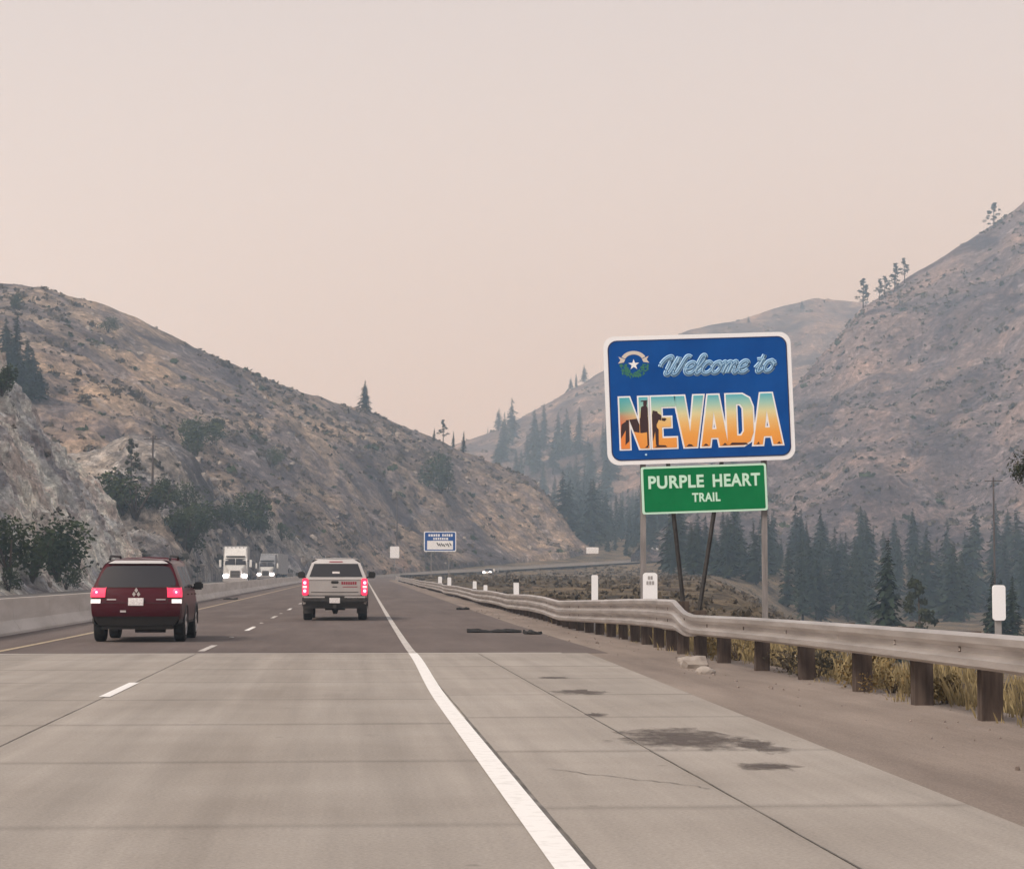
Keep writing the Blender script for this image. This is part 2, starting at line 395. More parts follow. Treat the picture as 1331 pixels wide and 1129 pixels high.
def strip(mb, o0, o1, Y0, Y1, dz=0.0, step=None, thick=0.0):
    Y = Y0; ys = [Y0]
    while Y < Y1-1e-6:
        s = step or (2.0 if Y < 80 else 6.0 if Y < 300 else 12.0); Y = min(Y1, Y+s); ys.append(Y)
    vs, fs = [], []
    for y in ys:
        a = o0(y) if callable(o0) else o0; b = o1(y) if callable(o1) else o1
        vs += [(a+cx(y), y, zr(y)+dz), (b+cx(y), y, zr(y)+dz)]
    for i in range(len(ys)-1): fs.append((2*i, 2*i+1, 2*i+3, 2*i+2))
    return mb.add(vs, fs)

CONC_END = 38.0
def conc_edge(y): return 3.08 + .0255*y
road = strip(MB(), -7.7, 4.4, CONC_END+.02, 820).build('road', M['asphalt'], fix=False); tag(road, kind='structure')
oroad = strip(MB(), -21.5, -8.3, -40, 820).build('opposite_road', M['asphalt2'], fix=False); tag(oroad, kind='structure')
shoulder = MB()
strip(shoulder, conc_edge, 6.1, -20, CONC_END+.02, -.004)
strip(shoulder, 4.4, lambda y: 6.1 + .12*math.sin(y*.7), CONC_END+.02, 420, -.004)
shoulder = shoulder.build('shoulder', M['shoulder'], fix=False); tag(shoulder, kind='structure')

# concrete approach pavement: slabs with recessed joints
pave = empty('concrete_pavement', (0, 15, 0)); tag(pave, kind='structure')
def slab(x0, x1, y0, y1, skew=.12):
    gp = .003; b = .004; dz = random.uniform(-.0015, .0015)
    def xr(y): return (x1(y) if callable(x1) else x1) - gp
    A = [(x0+gp, y0+gp), (xr(y0), y0+gp+skew*(xr(y0)-x0)/3), (xr(y1), y1-gp+skew*(xr(y1)-x0)/3), (x0+gp, y1-gp)]
    cxm = sum(p[0] for p in A)/4; cym = sum(p[1] for p in A)/4
    top = [(p[0]-cxm + (b if p[0] < cxm else -b), p[1]-cym + (b if p[1] < cym else -b), dz) for p in A]
    mid = [(p[0]-cxm, p[1]-cym, dz-.008) for p in A]; bot = [(p[0]-cxm, p[1]-cym, -.16) for p in A]
    fs = [(0, 1, 2, 3)] + [(i+4, (i+1) % 4+4, (i+1) % 4, i) for i in range(4)] + [(i+8, (i+1) % 4+8, (i+1) % 4+4, i+4) for i in range(4)]
    link('slab', new_mesh('slab', top+mid+bot, fs, M['slab']), pave, (cxm, cym-15, 0))
def rows(y_start, L=4.0):
    y = y_start
    while y > -14: y -= L
    out = []
    while y < CONC_END-1.2:
        out.append((y, min(y+L, CONC_END) if y+L < CONC_END-1.2 else CONC_END)); y += L
    return out
for y0, y1 in rows(11.3):
    slab(-7.7, -6.2, y0, y1, 0); slab(-6.2, -2.58, y0, y1, 0); slab(-2.58, 1.045, y0, y1, 0)
for y0, y1 in rows(12.1):
    slab(1.045, 2.17, y0, y1, 0); slab(2.17, conc_edge, y0, y1, 0)
def blotch(name, cxp, cyp, rx, ry, mat, parent, seed, dz=.003, n=40, base=(0, 15, 0)):
    vs = [(0, 0, 0)]; r_ = random.Random(seed); ph = [r_.uniform(0, 6.28) for _ in range(6)]
    for k in range(n):
        a = 2*math.pi*k/n
        r = 1 + .28*math.sin(2*a+ph[0]) + .2*math.sin(3*a+ph[1]) + .16*math.sin(5*a+ph[2]) + .12*math.sin(9*a+ph[3]) + r_.uniform(-.1, .1)
        vs.append((rx*r*math.cos(a), ry*r*math.sin(a), 0))
    fs = [(0, k+1, (k+1) % n+1) for k in range(n)]
    return link(name, new_mesh(name, vs, fs, mat), parent, (cxp-base[0], cyp-base[1], zr(cyp)+dz-base[2]))
blotch('asphalt_patch', 2.58, 17.2, .50, 1.75, M['worn_patch'], pave, 3)
blotch('asphalt_patch', 3.02, 16.5, .24, .75, M['worn_patch'], pave, 5, .005)
blotch('asphalt_patch', 2.74, 14.7, .22, .45, M['worn_patch'], pave, 8)
blotch('asphalt_patch', 2.55, 24.6, .36, .75, M['worn_patch'], pave, 11)
blotch('asphalt_patch', 2.28, 20.4, .12, .45, M['worn_patch'], pave, 21)
blotch('asphalt_patch', 2.60, 28.3, .30, .35, M['worn_patch'], pave, 24)
def crack(x0, y0, x1, y1, seed, w=.006):
    r_ = random.Random(seed); n = 26; vs = []; jx = jy = 0.0
    for i in range(n+1):
        t = i/n; jx = jx*.8 + r_.uniform(-.03, .03); jy = jy*.8 + r_.uniform(-.05, .05)
        x = x0+(x1-x0)*t+jx; y = y0+(y1-y0)*t+jy; ww = w*r_.uniform(.4, 1.3)
        vs += [(x-ww, y-15-ww, .0028), (x+ww, y-15+ww, .0028)]
    link('crack', new_mesh('crack', vs, [(2*i, 2*i+1, 2*i+3, 2*i+2) for i in range(n)], M['seal']), pave)
crack(1.3, 14.6, 2.1, 13.1, 3, .004); crack(-5.8, 24.1, -2.7, 25.6, 4, .005); crack(2.3, 21.5, 3.5, 22.6, 5, .006)
seal = MB()
for x in (-2.58, 1.045, 2.17):
    vs, fs = [], []
    for i, y in enumerate(np.arange(-8, CONC_END, .4)):
        w = .004 + .004*nz(x*3, y, 1.3, 4); j = .008*nz(x, y, .9, 7)
        vs += [(x-w+j, y-15, .0035), (x+w+j, y-15, .0035)]
    seal.add(vs, [(2*i, 2*i+1, 2*i+3, 2*i+2) for i in range(len(vs)//2-1)])
seal.build('joint_sealant', M['seal'], pave, fix=False)
# wheel-dust lip where the asphalt starts
strip(MB(), -7.7, 3.6, CONC_END-.10, CONC_END+.14, .004, .06).build('joint_strip', M['barrier'], road, fix=False)

def edge_x(y):
    t = min(1, max(0, (y-22)/16)); return .945 + .12*t*t*(3-2*t)
strip(MB(), lambda y: edge_x(y)-.075, lambda y: edge_x(y)+.075, -8, CONC_END-.02, .006, 1).build('edge_line', M['white_paint'], pave, loc=(0, -15, 0), fix=False)
strip(MB(), lambda y: edge_x(y)+.075, lambda y: edge_x(y)+.093, -8, 20, .005, 1).build('edge_line_shadow_stripe', M['seal'], pave, loc=(0, -15, 0), fix=False)
strip(MB(), 1.00, 1.13, CONC_END+.15, 420, .006).build('edge_line', M['white_worn'], road, fix=False)
strip(MB(), -6.14, -6.00, -8, CONC_END-.1, .006).build('median_line', M['yellow_worn'], pave, loc=(0, -15, 0), fix=False)
strip(MB(), -6.14, -6.00, CONC_END+.15, 420, .006).build('median_line', M['yellow_worn'], road, fix=False)
k = 0
for Y in np.arange(22.3-14.6*2, 330, 15.4):
    if Y > CONC_END:
        strip(MB(), -2.64, -2.52, Y, Y+3.6, .006, .9).build('lane_dash', M['white_paint'] if k % 2 == 0 else M['white_worn'], road, fix=False)
    elif Y > -9: strip(MB(), -2.64, -2.52, Y, Y+3.3, .006, .9).build('lane_dash', M['white_paint'], pave, loc=(0, -15, 0), fix=False)
    k += 1
for Y in (48.5, 58.5, 63.0, 72.0, 78.0, 86):
    MB().lathe([(0, .055), (.012, .05), (.018, .03)], 10, axis='z').build('lane_button', M['white_worn'], road, loc=(-2.58+cx(Y), Y, zr(Y)+.004))
for o in (-14.6, -10.9, -18.4):
    strip(MB(), o-.06, o+.06, 60, 420, .006).build('edge_line' if o != -14.6 else 'lane_line', M['white_worn'], oroad, fix=False)

# ------------------------------------------------------------------ hills
HILLS = {}
def interp_tab(tab, x):
    xs = [t[0] for t in tab]
    return [float(np.interp(x, xs, [t[i] for t in tab])) for i in range(1, len(tab[0]))]
def grid_hill(name, vs2d, mat, key):
    n = len(vs2d[0]); vs = [v for row in vs2d for v in row]; fs = []
    for i in range(len(vs2d)-1):
        for j in range(n-1): fs.append((i*n+j, i*n+j+1, (i+1)*n+j+1, (i+1)*n+j))
    me = new_mesh(name, vs, fs, mat, True); o = link(name, me); tag(o, kind='structure')
    HILLS[key] = BVHTree.FromPolygons(vs, fs); HILLS[key+'_data'] = (np.array(vs), fs)
    return o
def pixel_hill(name, key, tab, mat, nu, nv, amp, sc, back=.5, seed=0.0, ridge_amp=1.0, gamma=1.0):
    x0, x1 = tab[0][0], tab[-1][0]; grid = []
    for i in range(nu+1):
        px = x0 + (x1-x0)*i/nu
        ry, rd, by, bd = interp_tab(tab, px)
        A, B = P(px, by, bd), P(px, ry, rd); row = []
        for j in range(nv+1):
            v = j/nv; p = A.lerp(B, v); p.z = A.z + (B.z-A.z)*(v**gamma)
            q = p*sc; q.z += seed
            h = fbm(q) ; h2 = fbm(q*4.0 + Vector((7, 3, 1)))
            w = min(1, v*5)*(1 - (1-.25*ridge_amp)*max(0, (v-.7)/.3))
            p = p + Vector((0, -.35*amp*h*w, amp*h*w + amp*.22*h2*min(1, w+.1*ridge_amp)))
            row.append(p)
        top = row[-1]
        for b in (.06, .2, .5, 1.0):
            e = Vector((0, 0, CAM_H)) + (top-Vector((0, 0, CAM_H)))*(1+back*b)
            e.z = top.z*(1-b*b*1.0) - 8*b + 2.0*b*(1-b)
            row.append(e)
        base = row[0]; row.insert(0, Vector((base.x, base.y-6, base.z-6)))
        grid.append(row)
    return grid_hill(name, grid, mat, key)

# near cut slope on the left: a cross-section swept along the opposite road
def hillA():
    prof = [(0, 0), (1.0, .6), (7.0, 10.0), (13.2, 17.4), (18.5, 25.5), (34, 42), (60, 62), (95, 78), (150, 80)]
    ss = list(np.linspace(0, 40, 120)) + list(np.linspace(41, 150, 50))
    grid = []
    for Y in list(np.arange(60, 120, 3)) + list(np.arange(120, 292, .7)) + [296, 305, 320]:
        end = max(0.0, min(1.0, (300-Y)/46.0)); k = 1.0 if Y < 254 else end**1.1
        row = []
        for s in ss:
            z = float(np.interp(s, [p[0] for p in prof], [p[1] for p in prof]))*k
            x = -22.0 + cx(Y) - s - (0 if Y < 254 else (Y-254)*.25)
            y = Y
            w = min(1, s/2.5)
            q = Vector((x*.11, y*.11, z*.11)); h = fbm(q, .8, 2.2, 7)
            rill = mnoise.noise(Vector((y*.16 + z*.05, z*.03, 3.0)))
            fine = fbm(Vector((x*.6, y*.6, z*.6)), .7, 2.1, 5)
            crag = 1-abs(mnoise.noise(Vector((x*.33, y*.33+z*.12, z*.2)))*2); crag2 = 1-abs(mnoise.noise(Vector((x*1.1+5, y*.9, z*.8)))*2)
            dz = (1.2*h + .9*rill + .6*fine + .75*crag*crag + .28*crag2)*w*(.5+.5*k) - .5*w
            row.append(Vector((x+dz*.5, y-dz*.2, zr(Y)-Z0+z+dz*.7)))
        row.insert(0, Vector((row[0].x+.5, Y, zr(Y)-1.5)))
        grid.append(row)
    return grid_hill('near_cut_slope', grid, M['hillA'], 'A')
hillA()
pixel_hill('grey_cut_slope', 'B', [
    (60, 600, 350, 760, 255), (130, 585, 350, 752, 258), (165, 565, 352, 747, 262), (215, 572, 356, 742, 272), (250, 592, 360, 740, 292), (275, 622, 366, 740, 315),
    (305, 648, 378, 741, 338), (340, 668, 395, 741, 360), (390, 703, 415, 742, 385), (425, 728, 430, 743, 412), (450, 741, 445, 744, 436)],
    M['hillB'], 210, 90, 3.4, .075, .35, 1.0, 1.3)
pixel_hill('main_left_hill', 'C', [
    (-120, 355, 560, 700, 330), (0, 367, 560, 690, 345), (60, 374, 565, 690, 350), (110, 388, 570, 690, 355), (150, 404, 575, 690, 360), (250, 451, 590, 700, 375), (300, 472, 600, 720, 385),
    (350, 492, 615, 737, 405), (440, 524, 640, 741, 440), (480, 533, 655, 741, 470), (520, 552, 665, 739, 500), (590, 580, 690, 733, 545), (640, 600, 705, 728, 575),
    (690, 620, 715, 722, 600), (715, 645, 715, 719, 612), (735, 680, 700, 717, 622), (752, 706, 690, 716, 640), (775, 722, 690, 722, 660)],
    M['hillC'], 300, 110, 4.2, .03, .4, 5.0, 1.0)
pixel_hill('right_hill', 'E', [
    (820, 722, 620, 760, 560), (850, 700, 700, 762, 570), (900, 632, 800, 768, 580), (960, 568, 880, 772, 590), (1000, 535, 920, 776, 600), (1040, 497, 950, 780, 600), (1080, 452, 980, 784, 600), (1118, 402, 1000, 786, 590),
    (1180, 362, 1010, 788, 580), (1240, 326, 1015, 790, 570), (1300, 288, 1020, 792, 560), (1331, 262, 1020, 794, 550), (1400, 215, 1020, 796, 540), (1600, 120, 1020, 800, 520)],
    M['hillE'], 260, 110, 9.0, .016, .25, 9.0, .8)
pixel_hill('far_hill', 'D', [
    (480, 640, 1500, 745, 1000), (560, 590, 1500, 742, 1000), (600, 574, 1500, 740, 1000), (640, 559, 1520, 740, 1000), (700, 530, 1550, 742, 1000), (760, 496, 1580, 745, 1000), (830, 456, 1620, 748, 1000),
    (900, 428, 1650, 750, 1020), (960, 416, 1680, 750, 1050), (1020, 397, 1700, 750, 1080), (1060, 386, 1700, 750, 1100), (1110, 391, 1700, 750, 1150), (1180, 402, 1700, 750, 1150), (1300, 430, 1700, 750, 1150)],
    M['hillD'], 200, 80, 14.0, .008, .15, 13.0, .6)
gd = GROUND.data
HILLS['G'] = BVHTree.FromPolygons([v.co.copy() for v in gd.vertices], [tuple(p.vertices) for p in gd.polygons])

def hit(px, py, keys='ABCDEG'):
    o = Vector((0, 0, CAM_H)); d = ray(px, py).normalized(); best = None
    for k_ in keys:
        r = HILLS[k_].ray_cast(o, d)
        if r[0] is not None and (best is None or r[3] < best[1]): best = (r[0], r[3])
    return best[0] if best else None
def drop(x, y, keys='ABCDEG'):
    z = -1e9
    for k_ in keys:
        r = HILLS[k_].ray_cast(Vector((x, y, 900)), Vector((0, 0, -1)))
        if r[0] is not None: z = max(z, r[0].z)
    return z if z > -1e8 else 0.0

# ------------------------------------------------------------------ vegetation prototypes (height 1, origin at the foot)
def rvec(r_):
    while True:
        v = Vector((r_.uniform(-1, 1), r_.uniform(-1, 1), r_.uniform(-1, 1)))
        if .05 < v.length < 1: return v.normalized()
def leaf(vs, fs, c, s, r_, n=None, asp=.55):
    a = rvec(r_); n = n or rvec(r_); b = n.cross(a)
    if b.length < 1e-3: return
    b.normalize(); a = b.cross(n).normalized(); i = len(vs)
    vs += [c-a*s, c+b*s*asp, c+a*s, c-b*s*asp]; fs.append((i, i+1, i+2, i+3))
def conifer_mesh(seed, Rr=.17, h0=.10, lev=46, dens=7, irregular=.3):
    r_ = random.Random(seed); vs, fs = [], []; lop = [1+r_.uniform(-irregular, irregular) for _ in range(8)]; gap = [r_.uniform(0, .7*irregular) for _ in range(12)]
    for i in range(lev):
        h = h0 + (1-h0)*(i/(lev-1))**.95
        rr = Rr*((1-h)/(1-h0))**.78*r_.uniform(.72, 1.12) + .006
        for b in range(dens if i < lev*.8 else 5):
            a = r_.uniform(0, 2*math.pi); L = rr*r_.uniform(.65, 1.15)*lop[int(a/6.2832*8) % 8]
            if r_.random() < gap[i//4 % len(gap)]: continue
            dr = Vector((math.cos(a), math.sin(a), 0)); up = r_.uniform(-.55, -.12)
            for q in range(5):
                t = (q+.6+r_.uniform(-.3, .3))/5
                c = dr*L*t + Vector((0, 0, h + up*L*t*t + .1*L*t)) + Vector((r_.uniform(-.006, .006), r_.uniform(-.006, .006), r_.uniform(-.006, .006)))
                n = Vector((r_.uniform(-.7, .7), r_.uniform(-.7, .7), 1)).normalized()
                i0 = len(vs); w = L*.20*(1.15-t*.6)+.004; l = L*.24+.006
                side = Vector((-dr.y, dr.x, 0)); side = (side + Vector((0, 0, r_.uniform(-.6, .6)))).normalized()
                tip = dr*l + Vector((0, 0, -l*r_.uniform(.1, .7)))
                vs += [c-tip*.7, c+side*w, c+tip, c-side*w]; fs.append((i0, i0+1, i0+2, i0+3))
    return new_mesh('crown', vs, fs, M['conifer'])
def trunk_mesh(r0=.018, top=.95, lean=0.0):
    mb = MB(); mb.tube([(0, 0, -.04), (lean*.2, 0, .25), (lean*.5, 0, .55), (lean, 0, top)], [r0, r0*.8, r0*.5, r0*.1], 7)
    return new_mesh('trunk', mb.v, mb.f, M['bark'], True)
def pine_mesh(seed, h0=.3, Rr=.22, clumps=26):
    r_ = random.Random(seed); vs, fs = [], []
    for k_ in range(clumps):
        h = h0 + (1-h0)*(k_+r_.random())/clumps; rr = Rr*(1-((h-h0)/(1.08-h0))**1.6)*r_.uniform(.25, 1.05)
        a = r_.uniform(0, 6.283); c0 = Vector((rr*math.cos(a), rr*math.sin(a), h)); cr = .075*r_.uniform(.7, 1.25)*(1.2-.5*h)
        for q in range(48):
            v = rvec(r_)*cr*r_.random()**.4; v.z *= .62
            leaf(vs, fs, c0+v, .022*r_.uniform(.7, 1.4), r_)
    return new_mesh('crown', vs, fs, M['pine'])
def pine_trunk(seed, h0=.3):
    r_ = random.Random(seed); mb = MB(); mb.tube([(0, 0, -.04), (0, 0, .4), (.01, 0, .98)], [.021, .016, .004], 7)
    for k_ in range(14):
        h = h0*.8 + (.95-h0*.8)*k_/14; a = r_.uniform(0, 6.28); L = .17*(1-h*.7)
        mb.tube([(0, 0, h), (L*math.cos(a), L*math.sin(a), h+.03)], [.006, .002], 5)
    return new_mesh('trunk', mb.v, mb.f, M['bark'], True)
def bush_mesh(seed, mat, n=420, wide=.6, lobes=7, ls=.06):
    r_ = random.Random(seed); vs, fs = [], []
    L = [(Vector((r_.uniform(-.5, .5)*wide, r_.uniform(-.5, .5)*wide, r_.uniform(.25, .72))), r_.uniform(.2, .36)) for _ in range(lobes)]
    for q in range(n):
        c, rad = L[q % lobes]; v = rvec(r_)*rad*(r_.random()**.35); p = c+Vector((v.x*wide*1.3, v.y*wide*1.3, v.z))
        if p.z < .01: p.z = .02
        leaf(vs, fs, p, ls*r_.uniform(.6, 1.4), r_)
    return new_mesh('crown', vs, fs, mat)
def bush_stem(seed):
    r_ = random.Random(seed); mb = MB()
    for k_ in range(6):
        a = r_.uniform(0, 6.28); mb.tube([(0, 0, -.05), (.08*math.cos(a), .08*math.sin(a), .2), (.25*math.cos(a), .25*math.sin(a), .6)], [.03, .02, .008], 5)
    return new_mesh('stem', mb.v, mb.f, M['bark'], True)
FIR = [(conifer_mesh(11+i, Rr, h0, 46, 8, irr), trunk_mesh()) for i, (Rr, h0, irr) in enumerate([(.20, .03, .3), (.15, .06, .4), (.24, .04, .4), (.12, .10, .4), (.17, .14, .6), (.19, .08, .7), (.14, .20, .6), (.22, .16, .5)])]
PINE = [(pine_mesh(31+i, h0, Rr, c), pine_trunk(41+i, h0)) for i, (h0, Rr, c) in enumerate([(.28, .24, 24), (.38, .20, 18), (.2, .3, 28)])]
JUN = [(bush_mesh(51+i, M['juniper'], 1250, w, l, .034), bush_stem(61+i)) for i, (w, l) in enumerate([(.55, 8), (.8, 9), (.4, 6)])]
SHRUB = [(bush_mesh(71+i, M['drybrush'], 360, w, l, .055), bush_stem(81+i)) for i, (w, l) in enumerate([(1.0, 8), (1.3, 9), (.8, 7)])]
SAGE = [(bush_mesh(91+i, M['sage'], 360, w, l, .06), bush_stem(95+i)) for i, (w, l) in enumerate([(1.0, 8), (1.3, 9)])]

def plant(name, proto, loc, height, label, cat, group, wide=1.0, parts=('trunk', 'crown'), sink=.0):
    t = empty(name, loc, random.uniform(0, 6.28)); t.rotation_euler = (random.gauss(0, .025), random.gauss(0, .025), random.uniform(0, 6.28)); t.scale = (height*wide, height*wide*random.uniform(.85, 1.15), height)
    link(parts[1], proto[0], t); link(parts[0], proto[1], t)
    tag(t, label, cat, group); return t
def tree_px(kind, px, ytop, ybase, keys, label, group, wide=1.0, name='conifer_tree', cat='tree', d=None, parts=('trunk', 'crown')):
    p = None
    for dy in range(0, 26, 2):
        p = hit(px, ybase+dy, keys)
        if p is not None: break
    if p is None: return None
    h = (ybase-ytop)/F_PX*p.y*1.02
    return plant(name, kind, p + Vector((0, 0, -.02*h)), h, label, cat, group, wide, parts)

def rx(): return random.random()
# -- trees on the left
for i, (px, yt, yb, w) in enumerate([(12, 668, 752, 1.2), (40, 662, 752, 1.3), (73, 676, 753, 1.25)]):
    tree_px(JUN[i % 3], px, yt, yb, 'AG', 'bushy dark green tree at the foot of the near cut slope behind the barrier', 'bushy trees behind the barrier', w, 'juniper_tree', parts=('stem', 'crown'))
tree_px(JUN[1], 86, 732, 766, 'AG', 'low dark bush beside the bushy trees behind the concrete barrier', None, 1.0, 'roadside_bush', 'bush', parts=('stem', 'crown'))
tree_px(JUN[0], 12, 735, 768, 'AG', 'low dark bush in front of the bushy trees behind the barrier', None, 1.2, 'roadside_bush', 'bush', parts=('stem', 'crown'))
tree_px(JUN[2], 2, 468, 512, 'A', 'dark tree standing on the crest of the near cut slope', None, 1.4, 'juniper_tree', parts=('stem', 'crown'))
for i, (px, yt, yb) in enumerate([(8, 412, 478), (20, 408, 490), (33, 440, 505), (45, 455, 516), (52, 478, 522), (38, 470, 520), (16, 440, 500), (26, 450, 512)]):
    tree_px(FIR[i % 5], px, yt, yb, 'C', 'dark conifer in the dense clump high on the left hill', 'conifer clump high on the left hill', 1.25)
tree_px(JUN[2], 18, 378, 402, 'C', 'lone dark tree above the conifer clump high on the left hill', None, 1.2, 'juniper_tree', parts=('stem', 'crown'))
tree_px(PINE[1], 170, 572, 640, 'BC', 'slim dark pine with a bushy top on the grey cut slope beside the utility pole', None, .9, 'pine_tree')
for i, (px, yt, yb, w) in enumerate([(160, 618, 668, 1.4), (176, 605, 672, 1.3), (216, 615, 655, 1.3), (205, 628, 660, 1.5), (243, 622, 660, 1.0), (238, 655, 712, 1.5), (256, 650, 694, 1.5), (225, 655, 690, 1.4), (245, 680, 718, 1.4)]):
    tree_px(JUN[i % 3], px, yt, yb, 'BC', 'dark bushy tree in the cluster on the grey cut slope', 'bushy trees on the grey cut slope', w, 'juniper_tree', parts=('stem', 'crown'))
for i, (px, yt, yb, w) in enumerate([(322, 636, 690, 1.3), (300, 650, 684, 1.6), (342, 664, 692, 1.5), (366, 680, 702, 1.7), (285, 652, 676, 1.6)]):
    tree_px(JUN[i % 3], px, yt, yb, 'BC', 'dark bushy tree on the slope crest above the oncoming trucks', 'bushy trees above the oncoming trucks', w, 'juniper_tree', parts=('stem', 'crown'))
for i, (px, yt, yb, w) in enumerate([(246, 540, 592, 1.1), (258, 545, 575, 1.9), (280, 540, 562, 2.0)]):
    tree_px(JUN[i % 3], px, yt, yb, 'C', 'dark bush on the left hill above the grey cut slope', 'dark bushes above the grey cut slope', w, 'hill_bush', 'bush', parts=('stem', 'crown'))
tree_px(JUN[1], 351, 578, 606, 'C', 'single round dark bush on the open tan slope of the left hill', None, 1.1, 'hill_bush', 'bush', parts=('stem', 'crown'))
tree_px(JUN[1], 140, 410, 432, 'C', 'single round dark bush high on the left hill', None, 1.2, 'hill_bush', 'bush', parts=('stem', 'crown'))
tree_px(JUN[0], 572, 585, 640, 'C', 'tall dark bush in a gully low on the left hill', None, 1.0, 'hill_bush', 'bush', parts=('stem', 'crown'))
tree_px(FIR[2], 475, 492, 531, 'C', 'lone fir on the skyline of the left hill', None, 1.15)
for px, yt, yb in ((564, 556, 574), (576, 546, 577), (589, 560, 582), (602, 558, 586)):
    tree_px(FIR[3] if px != 576 else PINE[1], px, yt, yb, 'C', 'tiny tree on the lower skyline of the left hill', 'tiny skyline trees of the left hill', 1.1)
# -- far hill
tf = random.Random(5)
for px, yt, yb in ((648, 530, 560), (634, 555, 563), (742, 486, 503), (749, 480, 500), (760, 474, 498), (973, 410, 420), (1043, 390, 402)):
    tree_px(FIR[tf.choice([1, 3, 4])], px, yt, yb, 'D', 'small conifer on the skyline of the far hazy hill', 'skyline trees of the far hill', 1.1)
for i in range(30):
    px = tf.uniform(640, 800); yb = 600 + tf.uniform(-28, 40) + (px-640)*.12; h = tf.uniform(38, 62)
    tree_px(FIR[tf.choice([1, 3, 0, 5, 6])], px, yb-h, yb, 'D', 'hazy blue-green conifer on the slope of the far hill', 'hazy conifers on the far hill', tf.uniform(.9, 1.25))
for i in range(28):
    px = tf.uniform(700, 850); yb = 668 + tf.uniform(-20, 45); h = tf.uniform(45, 75)
    tree_px(FIR[tf.choice([1, 3, 0, 4, 5, 6])], px, yb-h, yb, 'DE', 'conifer in the smoky hollow behind the rounded end of the left hill', 'conifers in the smoky hollow', tf.uniform(.9, 1.3))
# -- right hill skyline
for i, (px, yt, yb) in enumerate(((1122, 357, 397), (1143, 362, 390), (1150, 358, 386), (1163, 341, 378), (1176, 335, 368), (1292, 262, 296))):
    tree_px(PINE[i % 3], px, yt, yb, 'E', 'pine standing on the skyline ridge of the right hill', 'skyline pines of the right hill', 1.2, 'pine_tree')
# -- valley floor on the right
def valley_tree(proto, px, yt, d, label, group, wide=1.0, name='conifer_tree', hmin=0.0):
    x = P(px, 755, d).x; z = drop(x, d, 'GE'); top = P(px, yt, d).z
    return plant(name, proto, (x, d, z-.1), max(hmin, top-z), label, 'tree', group, wide)
valley_tree(FIR[2], 1155, 698, 215, 'broad dark green fir standing clear behind the guardrail', None, .92)
valley_tree(PINE[2], 1197, 750, 190, 'small round-topped dark pine beside the broad fir', None, .9, 'pine_tree')
valley_tree(FIR[0], 1226, 673, 520, 'tall hazy fir, slimmer of the pair behind the guardrail', None, .85)
valley_tree(FIR[0], 1261, 662, 530, 'tall hazy fir, fuller of the pair behind the guardrail', None, 1.05)
valley_tree(FIR[3], 1295, 655, 540, 'narrow spire-shaped fir beside the tall utility pole', None, 1.0)
valley_tree(FIR[0], 1326, 660, 550, 'hazy fir rising behind the white delineator', None, 1.0)
for px, yt, d in ((1290, 740, 215), (1318, 748, 220), (1302, 752, 210)):
    valley_tree(FIR[2], px, yt, d, 'short dark fir close behind the white delineator', 'short firs behind the delineator', 1.0)
for i in range(84):
    px = tf.uniform(870, 1331); d = tf.uniform(420, 610); yt = tf.uniform(688, 752) - (px-900)*.03
    valley_tree(FIR[tf.choice([0, 1, 3, 4, 5, 6, 7])], px, yt, d, 'hazy conifer on the valley floor below the right hill', 'hazy valley conifers', tf.uniform(.9, 1.3), hmin=tf.uniform(7, 16))
for px, yt, d in ((838, 672, 640), (826, 680, 660), (815, 690, 650), (800, 690, 690), (790, 700, 680), (756, 690, 730), (742, 680, 740), (772, 705, 720)):
    x = P(px, 755, d).x; z = drop(x, d, 'GEC'); top = P(px, yt, d).z
    plant('conifer_tree', FIR[tf.choice([0, 1])], (x, d, z-.2), max(5, top-z), 'conifer just beyond the curve of the road below the welcome sign', 'tree', 'conifers beyond the road curve', 1.1)
for i in range(34):
    px = tf.uniform(728, 862); d = tf.uniform(690, 960); x = P(px, 755, d).x; z = drop(x, d, 'GEC')
    plant('conifer_tree', FIR[tf.choice([0, 1, 3, 5, 6, 7])], (x, d, z-.2), tf.uniform(11, 22), 'conifer just beyond the curve of the road below the welcome sign', 'tree', 'conifers beyond the road curve', tf.uniform(.95, 1.3))
for i in range(34):
    px = tf.uniform(885, 1130); d = tf.uniform(380, 500)
    valley_tree(FIR[tf.choice([1, 3, 4, 5, 6, 7])], px, tf.uniform(712, 768), d, 'smaller conifer on the valley floor between the sign and the broad fir', 'smaller conifers between sign and broad fir', tf.uniform(.9, 1.3), hmin=tf.uniform(6, 13))
# big pine just outside the frame, one bough reaching in
def bough_pine():
    d = 62.0; base = P(1428, 755, d); z = drop(base.x, d, 'G'); H = 14.0
    t = empty('pine_tree', (base.x, d, z)); tag(t, 'large dark pine whose bough reaches in beside the right hill', 'tree')
    mb = MB(); mb.tube([(0, 0, -.3), (0, 0, 6), (.1, 0, H)], [.22, .15, .03], 9); r_ = random.Random(4); vs, fs = [], []
    tgt = P(1326, 603, d) - Vector((base.x, d, z))
    ends = [(tgt, .42), (tgt+Vector((-.02, .1, -.28)), .28), (tgt+Vector((.35, 0, .1)), .45)]
    for k_ in range(58):
        h = r_.uniform(tgt.z-1.2, H); a = r_.uniform(0, 6.283); L = 2.2*(1-h/H*.72)*r_.uniform(.6, 1); e = Vector((L*math.cos(a), L*math.sin(a), h)); ends.append((e, .5))
    for e, rad in ends:
        mb.tube([(0, 0, e.z-.3), e], [.04, .012], 6)
        for q in range(190):
            v = rvec(r_)*rad*r_.random()**.4; leaf(vs, fs, e+v, .075*r_.uniform(.6, 1.3), r_, asp=.22)
    link('trunk', new_mesh('trunk', mb.v, mb.f, M['bark'], True), t); link('crown', new_mesh('crown', vs, fs, M['pine']), t)
bough_pine()

